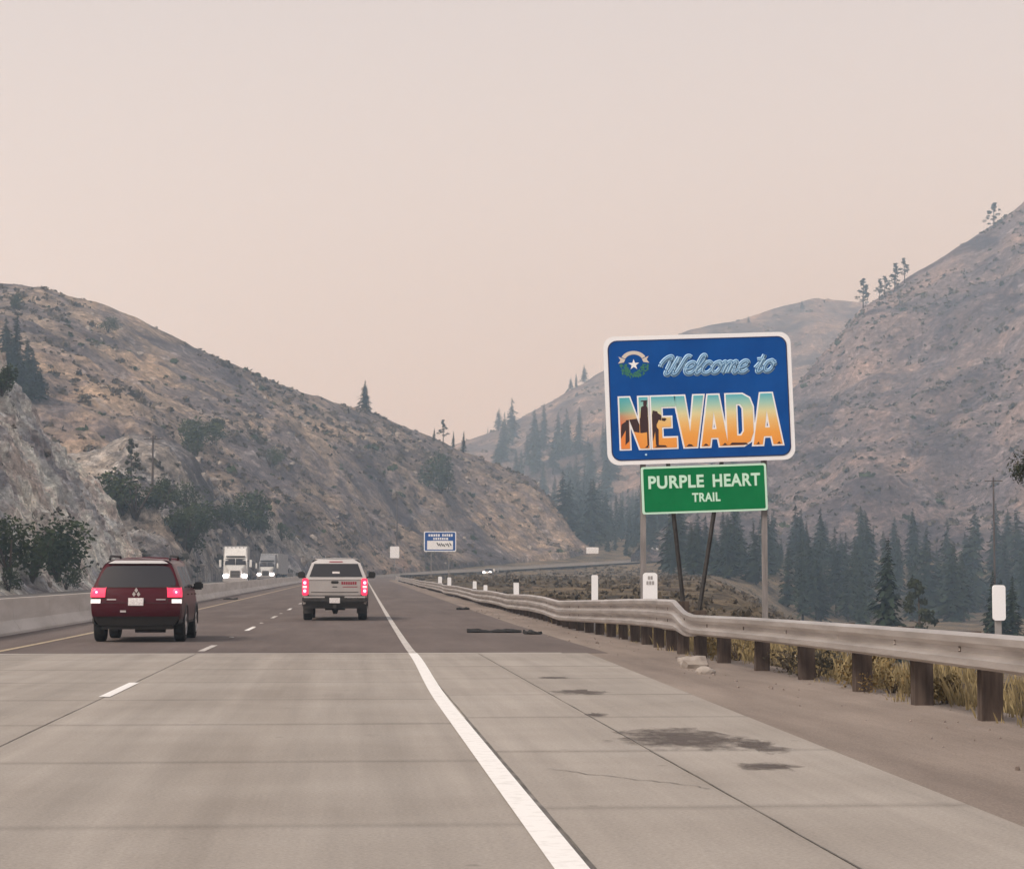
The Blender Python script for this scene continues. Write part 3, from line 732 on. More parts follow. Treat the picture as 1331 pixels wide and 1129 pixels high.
# ------------------------------------------------------------------ scattered scrub, rocks and grass (stuff)
def sample_hill(key, n, r_, ypx=None):
    V, F = HILLS[key+'_data']; out = []
    F = np.array(F); a = V[F[:, 0]]; b = V[F[:, 1]]; c = V[F[:, 3]]
    ar = np.linalg.norm(np.cross(b-a, c-a), axis=1); pr = ar/ar.sum()
    idx = r_.choice(len(F), size=n, p=pr); u = r_.random(n)[:, None]; v = r_.random(n)[:, None]
    A, B, C, D = V[F[idx, 0]], V[F[idx, 1]], V[F[idx, 2]], V[F[idx, 3]]
    return (A*(1-u)+B*u)*(1-v) + (D*(1-u)+C*u)*v
def scatter_bushes(name, key, n, s0, s1, mat, label, cat, nl=11, thr=-.05, sc=.03, flat=.7):
    pts = sample_hill(key, n, rng); r_ = random.Random(n); vs, fs = [], []
    for p in pts:
        p = Vector(p)
        if p.y > 20 and mnoise.noise(p*sc) < thr + r_.uniform(-.35, .35): continue
        s = s0*(s1/s0)**(r_.random()**1.7)
        for q in range(nl):
            v = rvec(r_)*s*r_.uniform(.35, 1.0); v.z = abs(v.z)*flat
            leaf(vs, fs, p+v, s*r_.uniform(.30, .62), r_, asp=.7)
    o = link(name, new_mesh(name, vs, fs, mat)); tag(o, label, cat, kind='stuff'); return o
scatter_bushes('hill_scrub', 'C', 16000, .28, 1.5, M['sage'], 'low grey-brown scrub dotted over the main left hill', 'scrub')
scatter_bushes('hill_scrub', 'B', 2600, .25, 1.1, M['sage'], 'low scrub dotted over the grey cut slope', 'scrub')
scatter_bushes('hill_scrub', 'A', 2600, .15, .62, M['sage'], 'small scrub clinging to the near cut slope', 'scrub', 14, .05)
scatter_bushes('hill_scrub', 'E', 14000, .45, 2.2, M['sage'], 'low scrub covering the right hill', 'scrub', 9)
scatter_bushes('hill_scrub', 'D', 2600, .9, 3.6, M['sage'], 'hazy scrub on the far hill', 'scrub', 8)
scatter_bushes('dark_scrub', 'C', 1100, .6, 1.8, M['juniper'], 'dark green scrub patches on the main left hill', 'scrub', 16, .15, .018)
scatter_bushes('dark_scrub', 'E', 420, .9, 2.6, M['juniper'], 'dark green scrub patches on the right hill', 'scrub', 14, .15, .012)

def rocks(name, pts, s0, s1, mat, label, seed, cat='rocks'):
    r_ = random.Random(seed); vs, fs = [], []
    bm = bmesh.new(); bmesh.ops.create_icosphere(bm, subdivisions=1, radius=1.0); bv = [v.co.copy() for v in bm.verts]; bf = [[v.index for v in f.verts] for f in bm.faces]; bm.free()
    for p in pts:
        s = s0*(s1/s0)**(r_.random()**2.2); e = Euler((r_.uniform(0, 6), r_.uniform(0, 6), r_.uniform(0, 6))).to_matrix(); b = len(vs)
        d3 = Vector((r_.uniform(.7, 1.3), r_.uniform(.7, 1.2), r_.uniform(.5, .9)))
        for v in bv: vs.append(Vector(p) + e @ Vector((v.x*d3.x, v.y*d3.y, v.z*d3.z))*s*r_.uniform(.75, 1.15))
        fs += [tuple(i+b for i in f) for f in bf]
    o = link(name, new_mesh(name, vs, fs, mat)); tag(o, label, cat, kind='stuff'); return o
rocks('slope_rocks', sample_hill('A', 2200, rng), .10, .75, M['rock'], 'pale loose rocks strewn over the near cut slope', 3)
rocks('slope_rocks', sample_hill('B', 420, rng), .3, 1.5, M['rock'], 'pale rocks on the grey cut slope', 4)
rocks('slope_rocks', sample_hill('C', 420, rng), .4, 1.5, M['rock'], 'pale rocks showing through the scrub of the left hill', 5)

def gz(x, y): return drop(x, y, 'G')
def grass_and_brush():
    r_ = random.Random(12); vs, fs = [], []
    for q in range(2600):
        y = 15 + 48*r_.random()**1.3; e = 8.2 + max(0, y-44)*.155
        o = 5.55 + (e-5.2)*r_.random()**1.1
        if r_.random() < (.75 if o < 5.9 else .2): continue
        if mnoise.noise(Vector((o*.5, y*.3, 2))) < -.12: continue
        x = o + cx(y); z = gz(x, y); hh = r_.uniform(.12, .42)*(1 if o > 5.9 else .5)
        for b in range(9):
            a = r_.uniform(0, 6.28); ln = hh*r_.uniform(.5, 1.1); le = r_.uniform(.05, .5)*ln; bx, by = x+r_.uniform(-.09, .09), y+r_.uniform(-.09, .09)
            w = .008; i = len(vs)
            vs += [Vector((bx-w*math.sin(a), by+w*math.cos(a), z-.02)), Vector((bx+w*math.sin(a), by-w*math.cos(a), z-.02)),
                   Vector((bx+le*.4*math.cos(a)+w*.6, by+le*.4*math.sin(a), z+ln*.6)), Vector((bx+le*math.cos(a), by+le*math.sin(a), z+ln))]
            fs += [(i, i+1, i+2), (i, i+2, i+3)]
    o = link('dry_grass', new_mesh('dry_grass', vs, fs, M['grass'])); tag(o, 'dry yellow grass growing behind and under the guardrail', 'grass', kind='stuff')
    vs, fs = [], []
    for q in range(3400):                         # sage on the bank between the road and the valley
        y = 46 + 640*r_.random()**1.5; e = 8.2 + max(0, y-44)*.155; o = 6.6 + (e+4)*r_.random()
        if mnoise.noise(Vector((o*.08, y*.04, 6))) < r_.uniform(-.4, .3): continue
        x = o + cx(y); z = gz(x, y); s = r_.uniform(.12, .42)*(1+y/500)
        for b in range(10):
            v = rvec(r_)*s*r_.uniform(.3, 1); v.z = abs(v.z)*.8
            leaf(vs, fs, Vector((x, y, z))+v, s*r_.uniform(.25, .55), r_, asp=.7)
    o = link('bank_scrub', new_mesh('bank_scrub', vs, fs, M['sage'])); tag(o, 'low scrub on the bank behind the guardrail', 'scrub', kind='stuff')
    pts = []
    for q in range(300):
        y = 10 + 75*r_.random(); o = r_.uniform(4.3, 6.6); pts.append((o+cx(y), y, (zr(y) if o < 6.0 else gz(o+cx(y), y))))
    rocks('roadside_gravel', pts, .010, .045, M['barkrock'], 'loose gravel on the dirty shoulder along the guardrail', 9, 'gravel')
grass_and_brush()
for i, (px, yb, hpx, kind, w) in enumerate([(1130, 893, 62, 0, .9), (1065, 880, 55, 1, .9), (1235, 925, 62, 0, .8), (960, 868, 50, 2, .9), (1030, 875, 42, 1, .9), (925, 862, 40, 0, .9), (1165, 900, 46, 2, 1.0)]):
    Y = 5.95*F_PX/(px-VX); x = 5.95+cx(Y); h = hpx/F_PX*Y
    plant('roadside_shrub', SHRUB[i % 3] if kind != 1 else SAGE[0], (x, Y, gz(x, Y)-.03), h, 'straw-coloured dry shrub behind the guardrail posts', 'shrub', 'dry shrubs behind the guardrail', w, ('stem', 'crown'))
for i, (px, py, s) in enumerate([(905, 872, .17), (893, 866, .11), (918, 880, .1), (1030, 862, .09)]):
    p = hit(px, py, 'G'); mb = MB()
    bm = bmesh.new(); bmesh.ops.create_icosphere(bm, subdivisions=2, radius=s)
    for v in bm.verts: v.co = Vector((v.co.x*1.3, v.co.y, v.co.z*.7))*(1+.35*mnoise.noise(v.co*9+Vector((i*3, 0, 0))))
    me = bpy.data.meshes.new('roadside_rock'); bm.to_mesh(me); bm.free(); me.materials.append(M['rock'])
    o = link('roadside_rock', me, None, p+Vector((0, 0, s*.3+Z0))); tag(o, 'pale rock lying on the shoulder under the guardrail', 'rock', 'rocks under the guardrail')

# ------------------------------------------------------------------ guardrail
W_PROF = [(-.156, .018), (-.125, .08), (-.068, .08), (-.024, .0), (.024, .0), (.068, .08), (.125, .08), (.156, .018)]
T_PROF = [(-.254, .018), (-.222, .08), (-.166, .08), (-.122, .0), (-.074, .0), (-.030, .08), (.026, .08), (.072, 0.), (.118, .0), (.164, .08), (.222, .08), (.254, .018)]
W_AS_T = [(-.156, .018)]*5 + W_PROF[1:]
assert len(W_AS_T) == 12
RAIL_O = 5.38
def rail_top(Y):
    ys = [0, 18, 23, 30, 34.3, 35.2, 36.4, 40, 43.5, 50, 57, 63, 70, 80, 90, 104, 120, 140, 160, 190, 230, 300]
    hs = [.80, .785, .765, .735, .70, .74, .92, .905, .875, .79, .70, .745, .74, .66, .70, .63, .69, .64, .70, .66, .70, .70]
    return zr(Y) + float(np.interp(Y, ys, hs))
def rail_bow(Y): return .05*math.sin(Y*.31) + (.06*math.sin(Y*.17+1) if Y > 38 else 0)
def beam(mb, Y0, Y1, prof0, prof1=None, n=5, lap=.0):
    prof1 = prof1 or prof0; rows_ = []
    for i in range(n+1):
        t = i/n; y = Y0 + (Y1-Y0)*t; ring = []
        pr = [(a[0]*(1-t)+b[0]*t, a[1]*(1-t)+b[1]*t) for a, b in zip(prof0, prof1)]
        top = pr[-1][0]; zc = rail_top(y) - top
        for (dz, dp) in pr: ring.append(Vector((RAIL_O + cx(y) + rail_bow(y) - dp - lap, y, zc+dz)))
        for (dz, dp) in reversed(pr): ring.append(Vector((RAIL_O + cx(y) + rail_bow(y) - dp + .006 - lap, y, zc+dz)))
        rows_.append(ring)
    m = len(rows_[0]); vs = [v for r_ in rows_ for v in r_]; fs = []
    for i in range(n):
        for k_ in range(m): fs.append((i*m+k_, i*m+(k_+1) % m, (i+1)*m+(k_+1) % m, (i+1)*m+k_))
    fs += [tuple(range(m)), tuple(range(n*m, (n+1)*m))[::-1]]
    mb.add(vs, fs)
guard = empty('guardrail', (RAIL_O, 30, 0)); tag(guard, 'galvanised steel guardrail on dark wooden posts along the right shoulder', 'guardrail')
GB = (-RAIL_O, -30, 0)
ys = [3.6, 7.41, 11.22, 15.03, 18.84, 22.65, 26.46, 30.27, 34.08]
for a, b in zip(ys[:-1], ys[1:]):
    mb = MB(); beam(mb, a, b+.25, W_PROF, lap=.004*(int(a) % 2)); mb.build('beam', M['galv'], guard, loc=GB, smooth=True)
mb = MB(); beam(mb, 34.08, 36.6, W_AS_T, T_PROF, 8); mb.build('transition_beam', M['galv'], guard, loc=GB, smooth=True)
y = 36.6; i = 0
while y < 330:
    L = 3.81 if y < 100 else 7.62 if y < 200 else 15.24
    mb = MB(); beam(mb, y, y+L+.2, T_PROF, n=6, lap=.004*(i % 2)); mb.build('beam', M['galv'], guard, loc=GB, smooth=True); y += L; i += 1
SPL = MB().lathe([(-.014, .007), (-.010, .013), (0, .014)], 8); SPL = new_mesh('splice_bolt', SPL.v, SPL.f, M['galv'])
for yj in ys[1:-1] + [36.7, 40.41, 44.22, 48.03, 51.84]:
    for dy in (-.06, .10):
        for dz in ((.05, .26) if yj < 35 else (.05, .25, .46)):
            y_ = yj + dy + .1; link('splice_bolt', SPL, guard, Vector((RAIL_O + cx(y_) + rail_bow(y_) - .062, y_, rail_top(y_)-dz)) + Vector(GB))
post_y = [5.2, 7.1, 9.0, 10.9, 12.8, 14.7, 17.0, 19.4, 21.9, 24.6, 27.6, 30.4, 33.3]
y = 35.5
while y < 330: post_y.append(y); y += 1.905 if y < 120 else 3.81 if y < 200 else 7.62
for y in post_y:
    x = RAIL_O + cx(y) + rail_bow(y); thr = y > 35
    z1 = rail_top(y) - (.03 if thr else .05); z0 = zr(y) - .35
    mb = MB(); mb.box((x+.26, y, (z0+z1)/2), (.19, .15, z1-z0), rz=random.uniform(-.06, .06), ry=random.uniform(-.02, .02)); mb.build('post', M['wood_post'], guard, loc=GB)
    mb = MB(); mb.box((x+.085, y, rail_top(y)-(.25 if thr else .16)), (.17, .14, .40 if thr else .32)); mb.build('block', M['wood_post'], guard, loc=GB)
    if y < 60:
        mb = MB(); mb.lathe([(-.012, .016), (0, .016)], 8, (x-.006, y, rail_top(y)-.156)); mb.build('bolt', M['galv'], guard, loc=GB)

# ------------------------------------------------------------------ median barrier
bar = empty('median_barrier', (-8, 80, 0)); tag(bar, 'long pale concrete median barrier left of the road', 'barrier')
BP = [(-.30, 0), (-.30, .075), (-.13, .33), (-.085, .83), (.085, .83), (.13, .33), (.30, .075), (.30, 0)]
def barrier(Y0, Y1, n):
    rows_ = []; bev = .02
    for i in range(n+1):
        y = Y0 + (Y1-Y0)*i/n; rows_.append([Vector((-7.98+cx(y)+a+8, y-80, zr(y)-.02+b)) for a, b in BP])
    m = len(BP); vs = [v for r_ in rows_ for v in r_]; fs = []
    for i in range(n):
        for k_ in range(m): fs.append((i*m+k_, i*m+(k_+1) % m, (i+1)*m+(k_+1) % m, (i+1)*m+k_))
    fs += [tuple(range(m)), tuple(range(n*m, (n+1)*m))[::-1]]
    MB().add(vs, fs).build('barrier_section', M['barrier'], bar)
y = 10.0
while y < 380:
    L = 6.1 if y < 200 else 12.2
    barrier(y+.012, y+L-.012, 3); y += L

# ------------------------------------------------------------------ welcome sign
SD = 45.0; MPP = SD/F_PX                      # metres per photo pixel at the sign
def sign_ramp():
    m = principled('sunset_print', (.8, .5, .2), .45); t = NT(m); o = t.n('ShaderNodeTexCoord').outputs['Object']
    s = t.n('ShaderNodeSeparateXYZ'); t.l(o, s.inputs[0]); mr = t.n('ShaderNodeMapRange'); t.l(s.outputs[2], mr.inputs[0])
    mr.inputs[1].default_value = SIGN_V0; mr.inputs[2].default_value = SIGN_V1
    c = t.ramp(mr.outputs[0], [(0, (.82, .30, .04)), (.25, (.84, .36, .06)), (.48, (.82, .50, .17)), (.66, (.72, .66, .36)), (.82, (.36, .60, .50)), (1, (.07, .42, .52))])
    mx = t.n('ShaderNodeMapRange'); t.l(s.outputs[0], mx.inputs[0]); mx.inputs[1].default_value = -1.1; mx.inputs[2].default_value = -1.75
    red = t.ramp(mr.outputs[0], [(0, (.80, .22, .03)), (.3, (.80, .20, .04)), (.5, (.62, .09, .05)), (.64, (.45, .17, .10)), (.74, (.10, .36, .28)), (1, (.04, .38, .46))])
    t.color(t.mix(mx.outputs[0], c, red)); return m
def clip_poly(sub, clip):
    out = sub; n = len(clip)
    area = sum(clip[i][0]*clip[(i+1) % n][1]-clip[(i+1) % n][0]*clip[i][1] for i in range(n))
    if area < 0: clip = clip[::-1]
    for i in range(n):
        a, b = clip[i], clip[(i+1) % n]; inp, out = out, []
        if not inp: return []
        ins = lambda p: (b[0]-a[0])*(p[1]-a[1])-(b[1]-a[1])*(p[0]-a[0]) >= 0
        def cut(p, q):
            d1 = (b[0]-a[0])*(p[1]-a[1])-(b[1]-a[1])*(p[0]-a[0]); d2 = (b[0]-a[0])*(q[1]-a[1])-(b[1]-a[1])*(q[0]-a[0]); t = d1/(d1-d2)
            return (p[0]+(q[0]-p[0])*t, p[1]+(q[1]-p[1])*t)
        for j in range(len(inp)):
            p, q = inp[j-1], inp[j]
            if ins(q):
                if not ins(p): out.append(cut(p, q))
                out.append(q)
            elif ins(p): out.append(cut(p, q))
    return out
SC = P(909, 517.5, SD); SW, SH = 249*MPP, 169*MPP
TILT = R(2.1)
SGX, SGY = SC.x, SD
gzs = gz(SGX, SGY)
sgn = empty('welcome_sign', (SGX, SGY, gzs)); tag(sgn, 'large blue welcome sign reading NEVADA in sunset letters with white border', 'sign')
def signpart(name, me, parent, smooth=False):
    o = link(name, me, parent); return o
def tilted(o, cz):                          # hang a flat sign part at height cz with the sign's slight lean
    o.location = (0, 0, cz); o.rotation_euler = (0, -TILT, 0); return o
CZ = SC.z - gzs
hw, hh = SW/2, SH/2
tilted(signpart('panel', flat_shape('panel', [rrect(-hw, hw, -hh, hh, .23)], M['sign_white'], .0, ext=.015), sgn), CZ)
b = .085
face = tilted(signpart('blue_face', flat_shape('blue_face', [rrect(-hw+b, hw-b, -hh+b, hh-b, .19)], M['sign_blue'], -.018, ext=.002), sgn), CZ)
rim_o = rrect(-hw+b, hw-b, -hh+b, hh-b, .19); rim_i = rrect(-hw+b+.022, hw-b-.022, -hh+b+.022, hh-b-.022, .175)
signpart('dark_rim', flat_shape('dark_rim', [rim_o, rim_i], M['sign_navy'], -.0225, ext=.001), face)
bw, bh = (hw-b)*2, (hh-b)*2
def U(u): return -bw/2 + u*bw
def Vv(v): return -bh/2 + v*bh
SIGN_V0, SIGN_V1 = Vv(.095), Vv(.525)
M['sunset'] = sign_ramp()
def LET(ch, u0, u1):
    x0, x1, z0, z1 = U(u0), U(u1), Vv(.095), Vv(.525); w, h = x1-x0, z1-z0
    q = lambda pts: [(x0+a*w, z0+b_*h) for a, b_ in pts]
    if ch == 'N': return [q([(0, 0), (.33, 0), (.33, .55), (.66, 0), (1, 0), (1, 1), (.67, 1), (.67, .48), (.36, 1), (0, 1)])]
    if ch == 'E': return [q([(0, 0), (1, 0), (1, .2), (.42, .2), (.42, .40), (.80, .40), (.80, .60), (.42, .60), (.42, .79), (1, .79), (1, 1), (0, 1)])]
    if ch == 'V': return [q([(.30, 0), (.72, 0), (1, 1), (.66, 1), (.51, .34), (.36, 1), (0, 1)])]
    if ch == 'A': return [q([(0, 0), (.33, 0), (.38, .16), (.62, .16), (.67, 0), (1, 0), (.70, 1), (.30, 1)]), q([(.43, .34), (.57, .34), (.50, .64)])]
    if ch == 'D': return [q([(0, 0), (.62, 0), (.88, .08), (1, .25), (1, .75), (.88, .92), (.62, 1), (0, 1)]), q([(.38, .2), (.52, .2), (.62, .28), (.62, .72), (.52, .8), (.38, .8)])]
spans = [('N', .052, .212), ('E', .228, .365), ('V', .355, .522), ('A', .498, .652), ('D', .645, .795), ('A', .788, .955)]
for i, (ch, a, c) in enumerate(spans):
    pol = LET(ch, a, c)
    o = signpart('letter_outline', flat_shape('letter_outline', pol, M['sign_white'], -.024-.0006*i, offset=.026, ext=.001), face)
    signpart('letter', flat_shape('letter', pol, M['sunset'], -.031, offset=-.006, ext=.001), face)
# rider and horse printed across the N and E, dark ground along the foot of the letters
def uv(pts): return [(U(a), Vv(c)) for a, c in pts]
N_ = spans[0]; E_ = spans[1]
def conv(ch, u0, u1, quads): return [[(U(u0+(u1-u0)*a), Vv(.095+.43*c)) for a, c in q] for q in quads]
pieces = conv('N', N_[1], N_[2], [[(.02, .02), (.31, .02), (.31, .98), (.02, .98)], [(.69, .02), (.98, .02), (.98, .98), (.69, .98)], [(.33, .56), (.66, .02), (.67, .47), (.34, .98)]]) + \
    conv('E', E_[1], E_[2], [[(.02, .02), (.40, .02), (.40, .98), (.02, .98)], [(.42, .42), (.78, .42), (.78, .58), (.42, .58)]])
sil = [uv([(.085, .335), (.14, .345), (.22, .36), (.255, .33), (.255, .24), (.17, .225), (.09, .25)]),      # barrel
       uv([(.085, .32), (.115, .30), (.10, .16), (.078, .13)]), uv([(.06, .30), (.09, .33), (.09, .27), (.05, .17)]),
       uv([(.20, .25), (.25, .26), (.225, .12), (.20, .115)]), uv([(.245, .29), (.265, .25), (.262, .12), (.247, .12)]),
       uv([(.225, .33), (.245, .26), (.268, .33), (.262, .40), (.236, .41)]), uv([(.236, .412), (.246, .402), (.256, .396), (.312, .335), (.300, .318), (.255, .335)]),
       uv([(.165, .33), (.205, .33), (.212, .42), (.200, .462), (.172, .44)]), uv([(.184, .455), (.205, .455), (.207, .492), (.187, .492)]), uv([(.172, .484), (.220, .489), (.219, .498), (.172, .494)])]
dk = MB(); lay = 0
for pc in pieces:
    for s_ in sil:
        r_ = clip_poly(s_, pc)
        if len(r_) >= 3:
            yy = -.0335 - .00015*lay; lay += 1
            dk.add([(a, yy, c) for a, c in r_], [tuple(range(len(r_)))])
dk.build('rider_print', M['brown_print'], face, fix=False)
for (u0, u1) in ((.185, .205), (.24, .31), (.415, .455), (.508, .54), (.615, .645), (.655, .76), (.805, .825), (.92, .945)):
    MB().add([(U(u0), -.0338, Vv(.102)), (U(u1), -.0338, Vv(.102)), (U(u1-.01), -.0338, Vv(.118)), (U(u0+.015), -.0338, Vv(.122))], [(0, 1, 2, 3)]).build('ground_print', M['brown_print'], face, fix=False)
# script "Welcome to"
SCR = {'W': [(-.12, .42), (-.10, .62), (.02, .86), (.18, .98), (.26, .90), (.22, .55), (.16, .12), (.20, .0), (.32, .12), (.52, .92), (.50, .60), (.44, .10), (.50, .0), (.62, .15), (.80, .85), (.90, .98), (1.02, .90)],
       'e': [(.0, .25), (.18, .28), (.34, .40), (.36, .56), (.24, .62), (.10, .48), (.06, .22), (.14, .03), (.30, .02), (.44, .18)],
       'l': [(.0, .15), (.18, .45), (.32, .86), (.28, 1.0), (.18, .92), (.10, .50), (.08, .12), (.16, .0), (.30, .16)],
       'c': [(.38, .52), (.26, .62), (.12, .50), (.06, .24), (.14, .03), (.30, .02), (.44, .18)],
       'o': [(.30, .60), (.14, .52), (.06, .26), (.14, .03), (.30, .06), (.40, .32), (.34, .56), (.28, .60), (.34, .46), (.50, .50)],
       'm': [(.0, .55), (.08, .60), (.10, .40), (.06, .0), (.14, .42), (.26, .60), (.32, .50), (.27, .0), (.36, .42), (.48, .60), (.54, .50), (.50, .10), (.56, .0), (.66, .14)],
       't': [(.0, .20), (.16, .55), (.24, .95), (.16, .45), (.10, .12), (.16, .0), (.30, .14)]}
adv = {'W': .86, 'e': .40, 'l': .27, 'c': .38, 'o': .46, 'm': .62, 't': .30}
def script(word, u0, u1, v0, v1):
    x = 0; strokes = []
    for ch in word:
        if ch == ' ': x += .32; continue
        strokes.append([(a + x + .22*c, c) for a, c in SCR[ch]]); x += adv[ch]
        if ch == 't': strokes.append([(x-.30+.02+.12, .66), (x-.30+.34+.12, .70)])
    xs = [p[0] for s_ in strokes for p in s_]; mn, mxx = min(xs), max(xs)
    return [[(U(u0 + (a-mn)/(mxx-mn)*(u1-u0)), Vv(v0 + c*(v1-v0))) for a, c in s_] for s_ in strokes]
def flat_tube(strokes, rad, y, mat, name, parent, flat=.10):
    mb = MB()
    for i, s_ in enumerate(strokes):
        pts = catmull([(a, 0, c) for a, c in s_], 5); mb.tube(pts, rad, 8)
    me = new_mesh(name, [(v.x, y+v.y*flat, v.z) for v in mb.v], mb.f, mat, True); return link(name, me, parent)
st = script('Welcome to', .29, .94, .705, .855)
flat_tube(st, .052, -.0225, M['pale_blue'], 'script_edge', face)
flat_tube(st, .034, -.0275, M['mid_blue'], 'script', face, .12)
flat_tube(st, .007, -.0325, M['pale_blue'], 'script_inline', face, .15)
# state emblem: star, ribbon and sagebrush wreath
ec, ez = U(.142), Vv(.80)
star = []
for k_ in range(10):
    a = R(90+36*k_); rr = .115 if k_ % 2 == 0 else .046; star.append((ec+rr*math.cos(a), ez+rr*math.sin(a)-.01))
signpart('star', flat_shape('star', [star], M['sign_white'], -.024, ext=.001), face)
rb_o = [(ec+.27*math.cos(R(a)), ez+.27*.78*math.sin(R(a))+.06) for a in range(155, 24, -10)]; rb_i = [(ec+.19*math.cos(R(a)), ez+.19*.78*math.sin(R(a))+.05) for a in range(25, 156, 10)]
signpart('ribbon', flat_shape('ribbon', [rb_o+rb_i], M['cream_print'], -.024, ext=.001), face)
for sx in (-1, 1):
    signpart('ribbon_tail', flat_shape('ribbon_tail', [[(ec+sx*.17, ez+.10), (ec+sx*.31, ez+.16), (ec+sx*.27, ez+.09), (ec+sx*.32, ez+.02), (ec+sx*.20, ez+.04)]], M['cream_print'], -.0262, ext=.001), face)
r_ = random.Random(3); mb = MB()
for k_ in range(90):
    a = R(r_.uniform(175, 365)); rad = r_.uniform(.15, .30); p = Vector((ec+rad*math.cos(a), -.0235-.00002*k_, ez-.02+rad*.86*math.sin(a)))
    t_ = r_.uniform(0, 3.14); d = Vector((math.cos(t_), 0, math.sin(t_)))*.042; n = Vector((-d.z, 0, d.x))*.4
    mb.add([p-d, p+n, p+d, p-n], [(0, 1, 2, 3)])
mb.build('sagebrush_print', M['green_print'], face, fix=False)
MB().lathe([(-.03, .022), (-.02, .022)], 10, (U(.19), 0, Vv(.045)), 'y').build('bolt', M['pale_blue'], face)
# posts and crossed braces
for px in (837, 995):
    x = P(px, 640, SD).x - SGX; zt = P(px, 500, SD).z - gzs; zb = gz(x+SGX, SGY+.14) - gzs
    MB().box((x, .15, (zt+zb-.4)/2), (.10, .13, zt-zb+.4)).build('post', M['wood_grey'], sgn)
for (pa, pb) in (((868, 600), (889, 792)), ((938, 600), (909, 792))):
    A = P(*pa, SD+.06) - Vector((SGX, SGY, gzs)); B = P(*pb, SD+.06) - Vector((SGX, SGY, gzs)); d = (B-A); B = A + d*((A.z+.25)/-d.z)
    MB().tube([A, B], .048, 6).build('brace', M['dark_steel'], sgn)
for z in (.55, -.65):
    o = MB().box((0, .045, z), (SW*.9, .05, .10)).build('crossbar', M['alu'], sgn); tilted(o, CZ)

GC = P(915.5, 635, SD); gwd, ghg = 166*MPP/2, 62*MPP/2
tr = empty('trail_sign', (GC.x, SGY, gzs)); tag(tr, 'green sign reading PURPLE HEART TRAIL mounted under the welcome sign', 'sign')
gz_ = GC.z - gzs
o = tilted(link('panel', flat_shape('panel', [rrect(-gwd, gwd, -ghg, ghg, .05)], M['sign_mint'], 0.0, ext=.012), tr), gz_)
gf = tilted(link('green_face', flat_shape('green_face', [rrect(-gwd+.045, gwd-.045, -ghg+.04, ghg-.04, .03)], M['sign_green'], -.0145, ext=.001), tr), gz_)
link('lettering', text_mesh('lettering', 'PURPLE', .35, M['sign_mint'], -.018, -.575, .16, .011, .001, 1.14), gf)
link('lettering', text_mesh('lettering', 'HEART', .35, M['sign_mint'], -.018, .665, .16, .011, .001, .98), gf)
link('lettering', text_mesh('lettering', 'TRAIL', .245, M['sign_mint'], -.018, .03, -.17, .008, .001, .58), gf)

# ------------------------------------------------------------------ smaller road signs
def road_sign(name, px0, px1, py0, py1, d, mat, label, post_n=2, edge=None, zbase=None, tilt=0.0):
    c = P((px0+px1)/2, (py0+py1)/2, d); w = (px1-px0)/F_PX*d/2; h = (py1-py0)/F_PX*d/2; zb = drop(c.x, d, 'GC')
    t = empty(name, (c.x, d, zb)); tag(t, label, 'sign'); cz = c.z-zb
    pn = link('panel', flat_shape('panel', [rrect(-w, w, -h, h, min(w, h)*.14)], edge or mat, 0, ext=.02), t, (0, 0, cz))
    if edge: link('face', flat_shape('face', [rrect(-w*.94, w*.94, -h*.91, h*.91, min(w, h)*.1)], mat, -.024, ext=.002), pn)
    for k_ in range(post_n):
        x = 0 if post_n == 1 else (-1+2*k_)*w*.55
        MB().box((x, .12, (cz+h*.6)/2-.3), (.12, .12, cz+h*.6+.6)).build('post', M['wood_grey'], t)
    return t, pn, w, h
t, pn, w, h = road_sign('information_sign', 551, 593, 690.5, 716.5, 300, M['sign_blue'], 'small blue road sign with a white lower panel beyond the pickup', edge=M['sign_white'])
wl = flat_shape('white_panel', [rrect(-w*.80, w*.80, -h*.80, h*.08, .06)], M['sign_white'], -.032, ext=.002); link('white_panel', wl, pn)
mb = MB(); r_ = random.Random(2)
for (z, x0, x1, hh_) in ((.62, -.72, .72, .13), (.28, -.42, .48, .12)):    # two unreadable lines of white lettering
    x = x0
    while x < x1:
        ww = r_.uniform(.07, .12)
        if r_.random() > .12: mb.bbox(x*w, (x+ww)*w, -.034, -.029, (z-hh_*r_.uniform(.8, 1))*h, (z+hh_*r_.uniform(.8, 1))*h)
        x += ww+.04
mb.build('lettering', M['sign_white'], pn)
mb = MB()
for k_ in range(7):
    x = -.2+.13*k_; mb.tube([(x*w, -.037, (-.20+r_.uniform(-.12, .1))*h), ((x+.11)*w, -.037, (-.46+r_.uniform(-.08, .1))*h)], .07, 5)
mb.build('dark_marks', M['dark_steel'], pn)
road_sign('white_sign', 507, 519, 710, 725, 400, M['sign_white'], 'small plain white road sign left of the blue sign', 1)
road_sign('white_sign', 762, 778, 711, 719, 610, M['sign_white'], 'tiny wide white sign beside the far road curve, conifers behind it', 2)
road_sign('white_sign', 844, 856, 711, 718, 640, M['sign_white'], 'tiny white sign at the far end of the road curve above the milepost', 2)

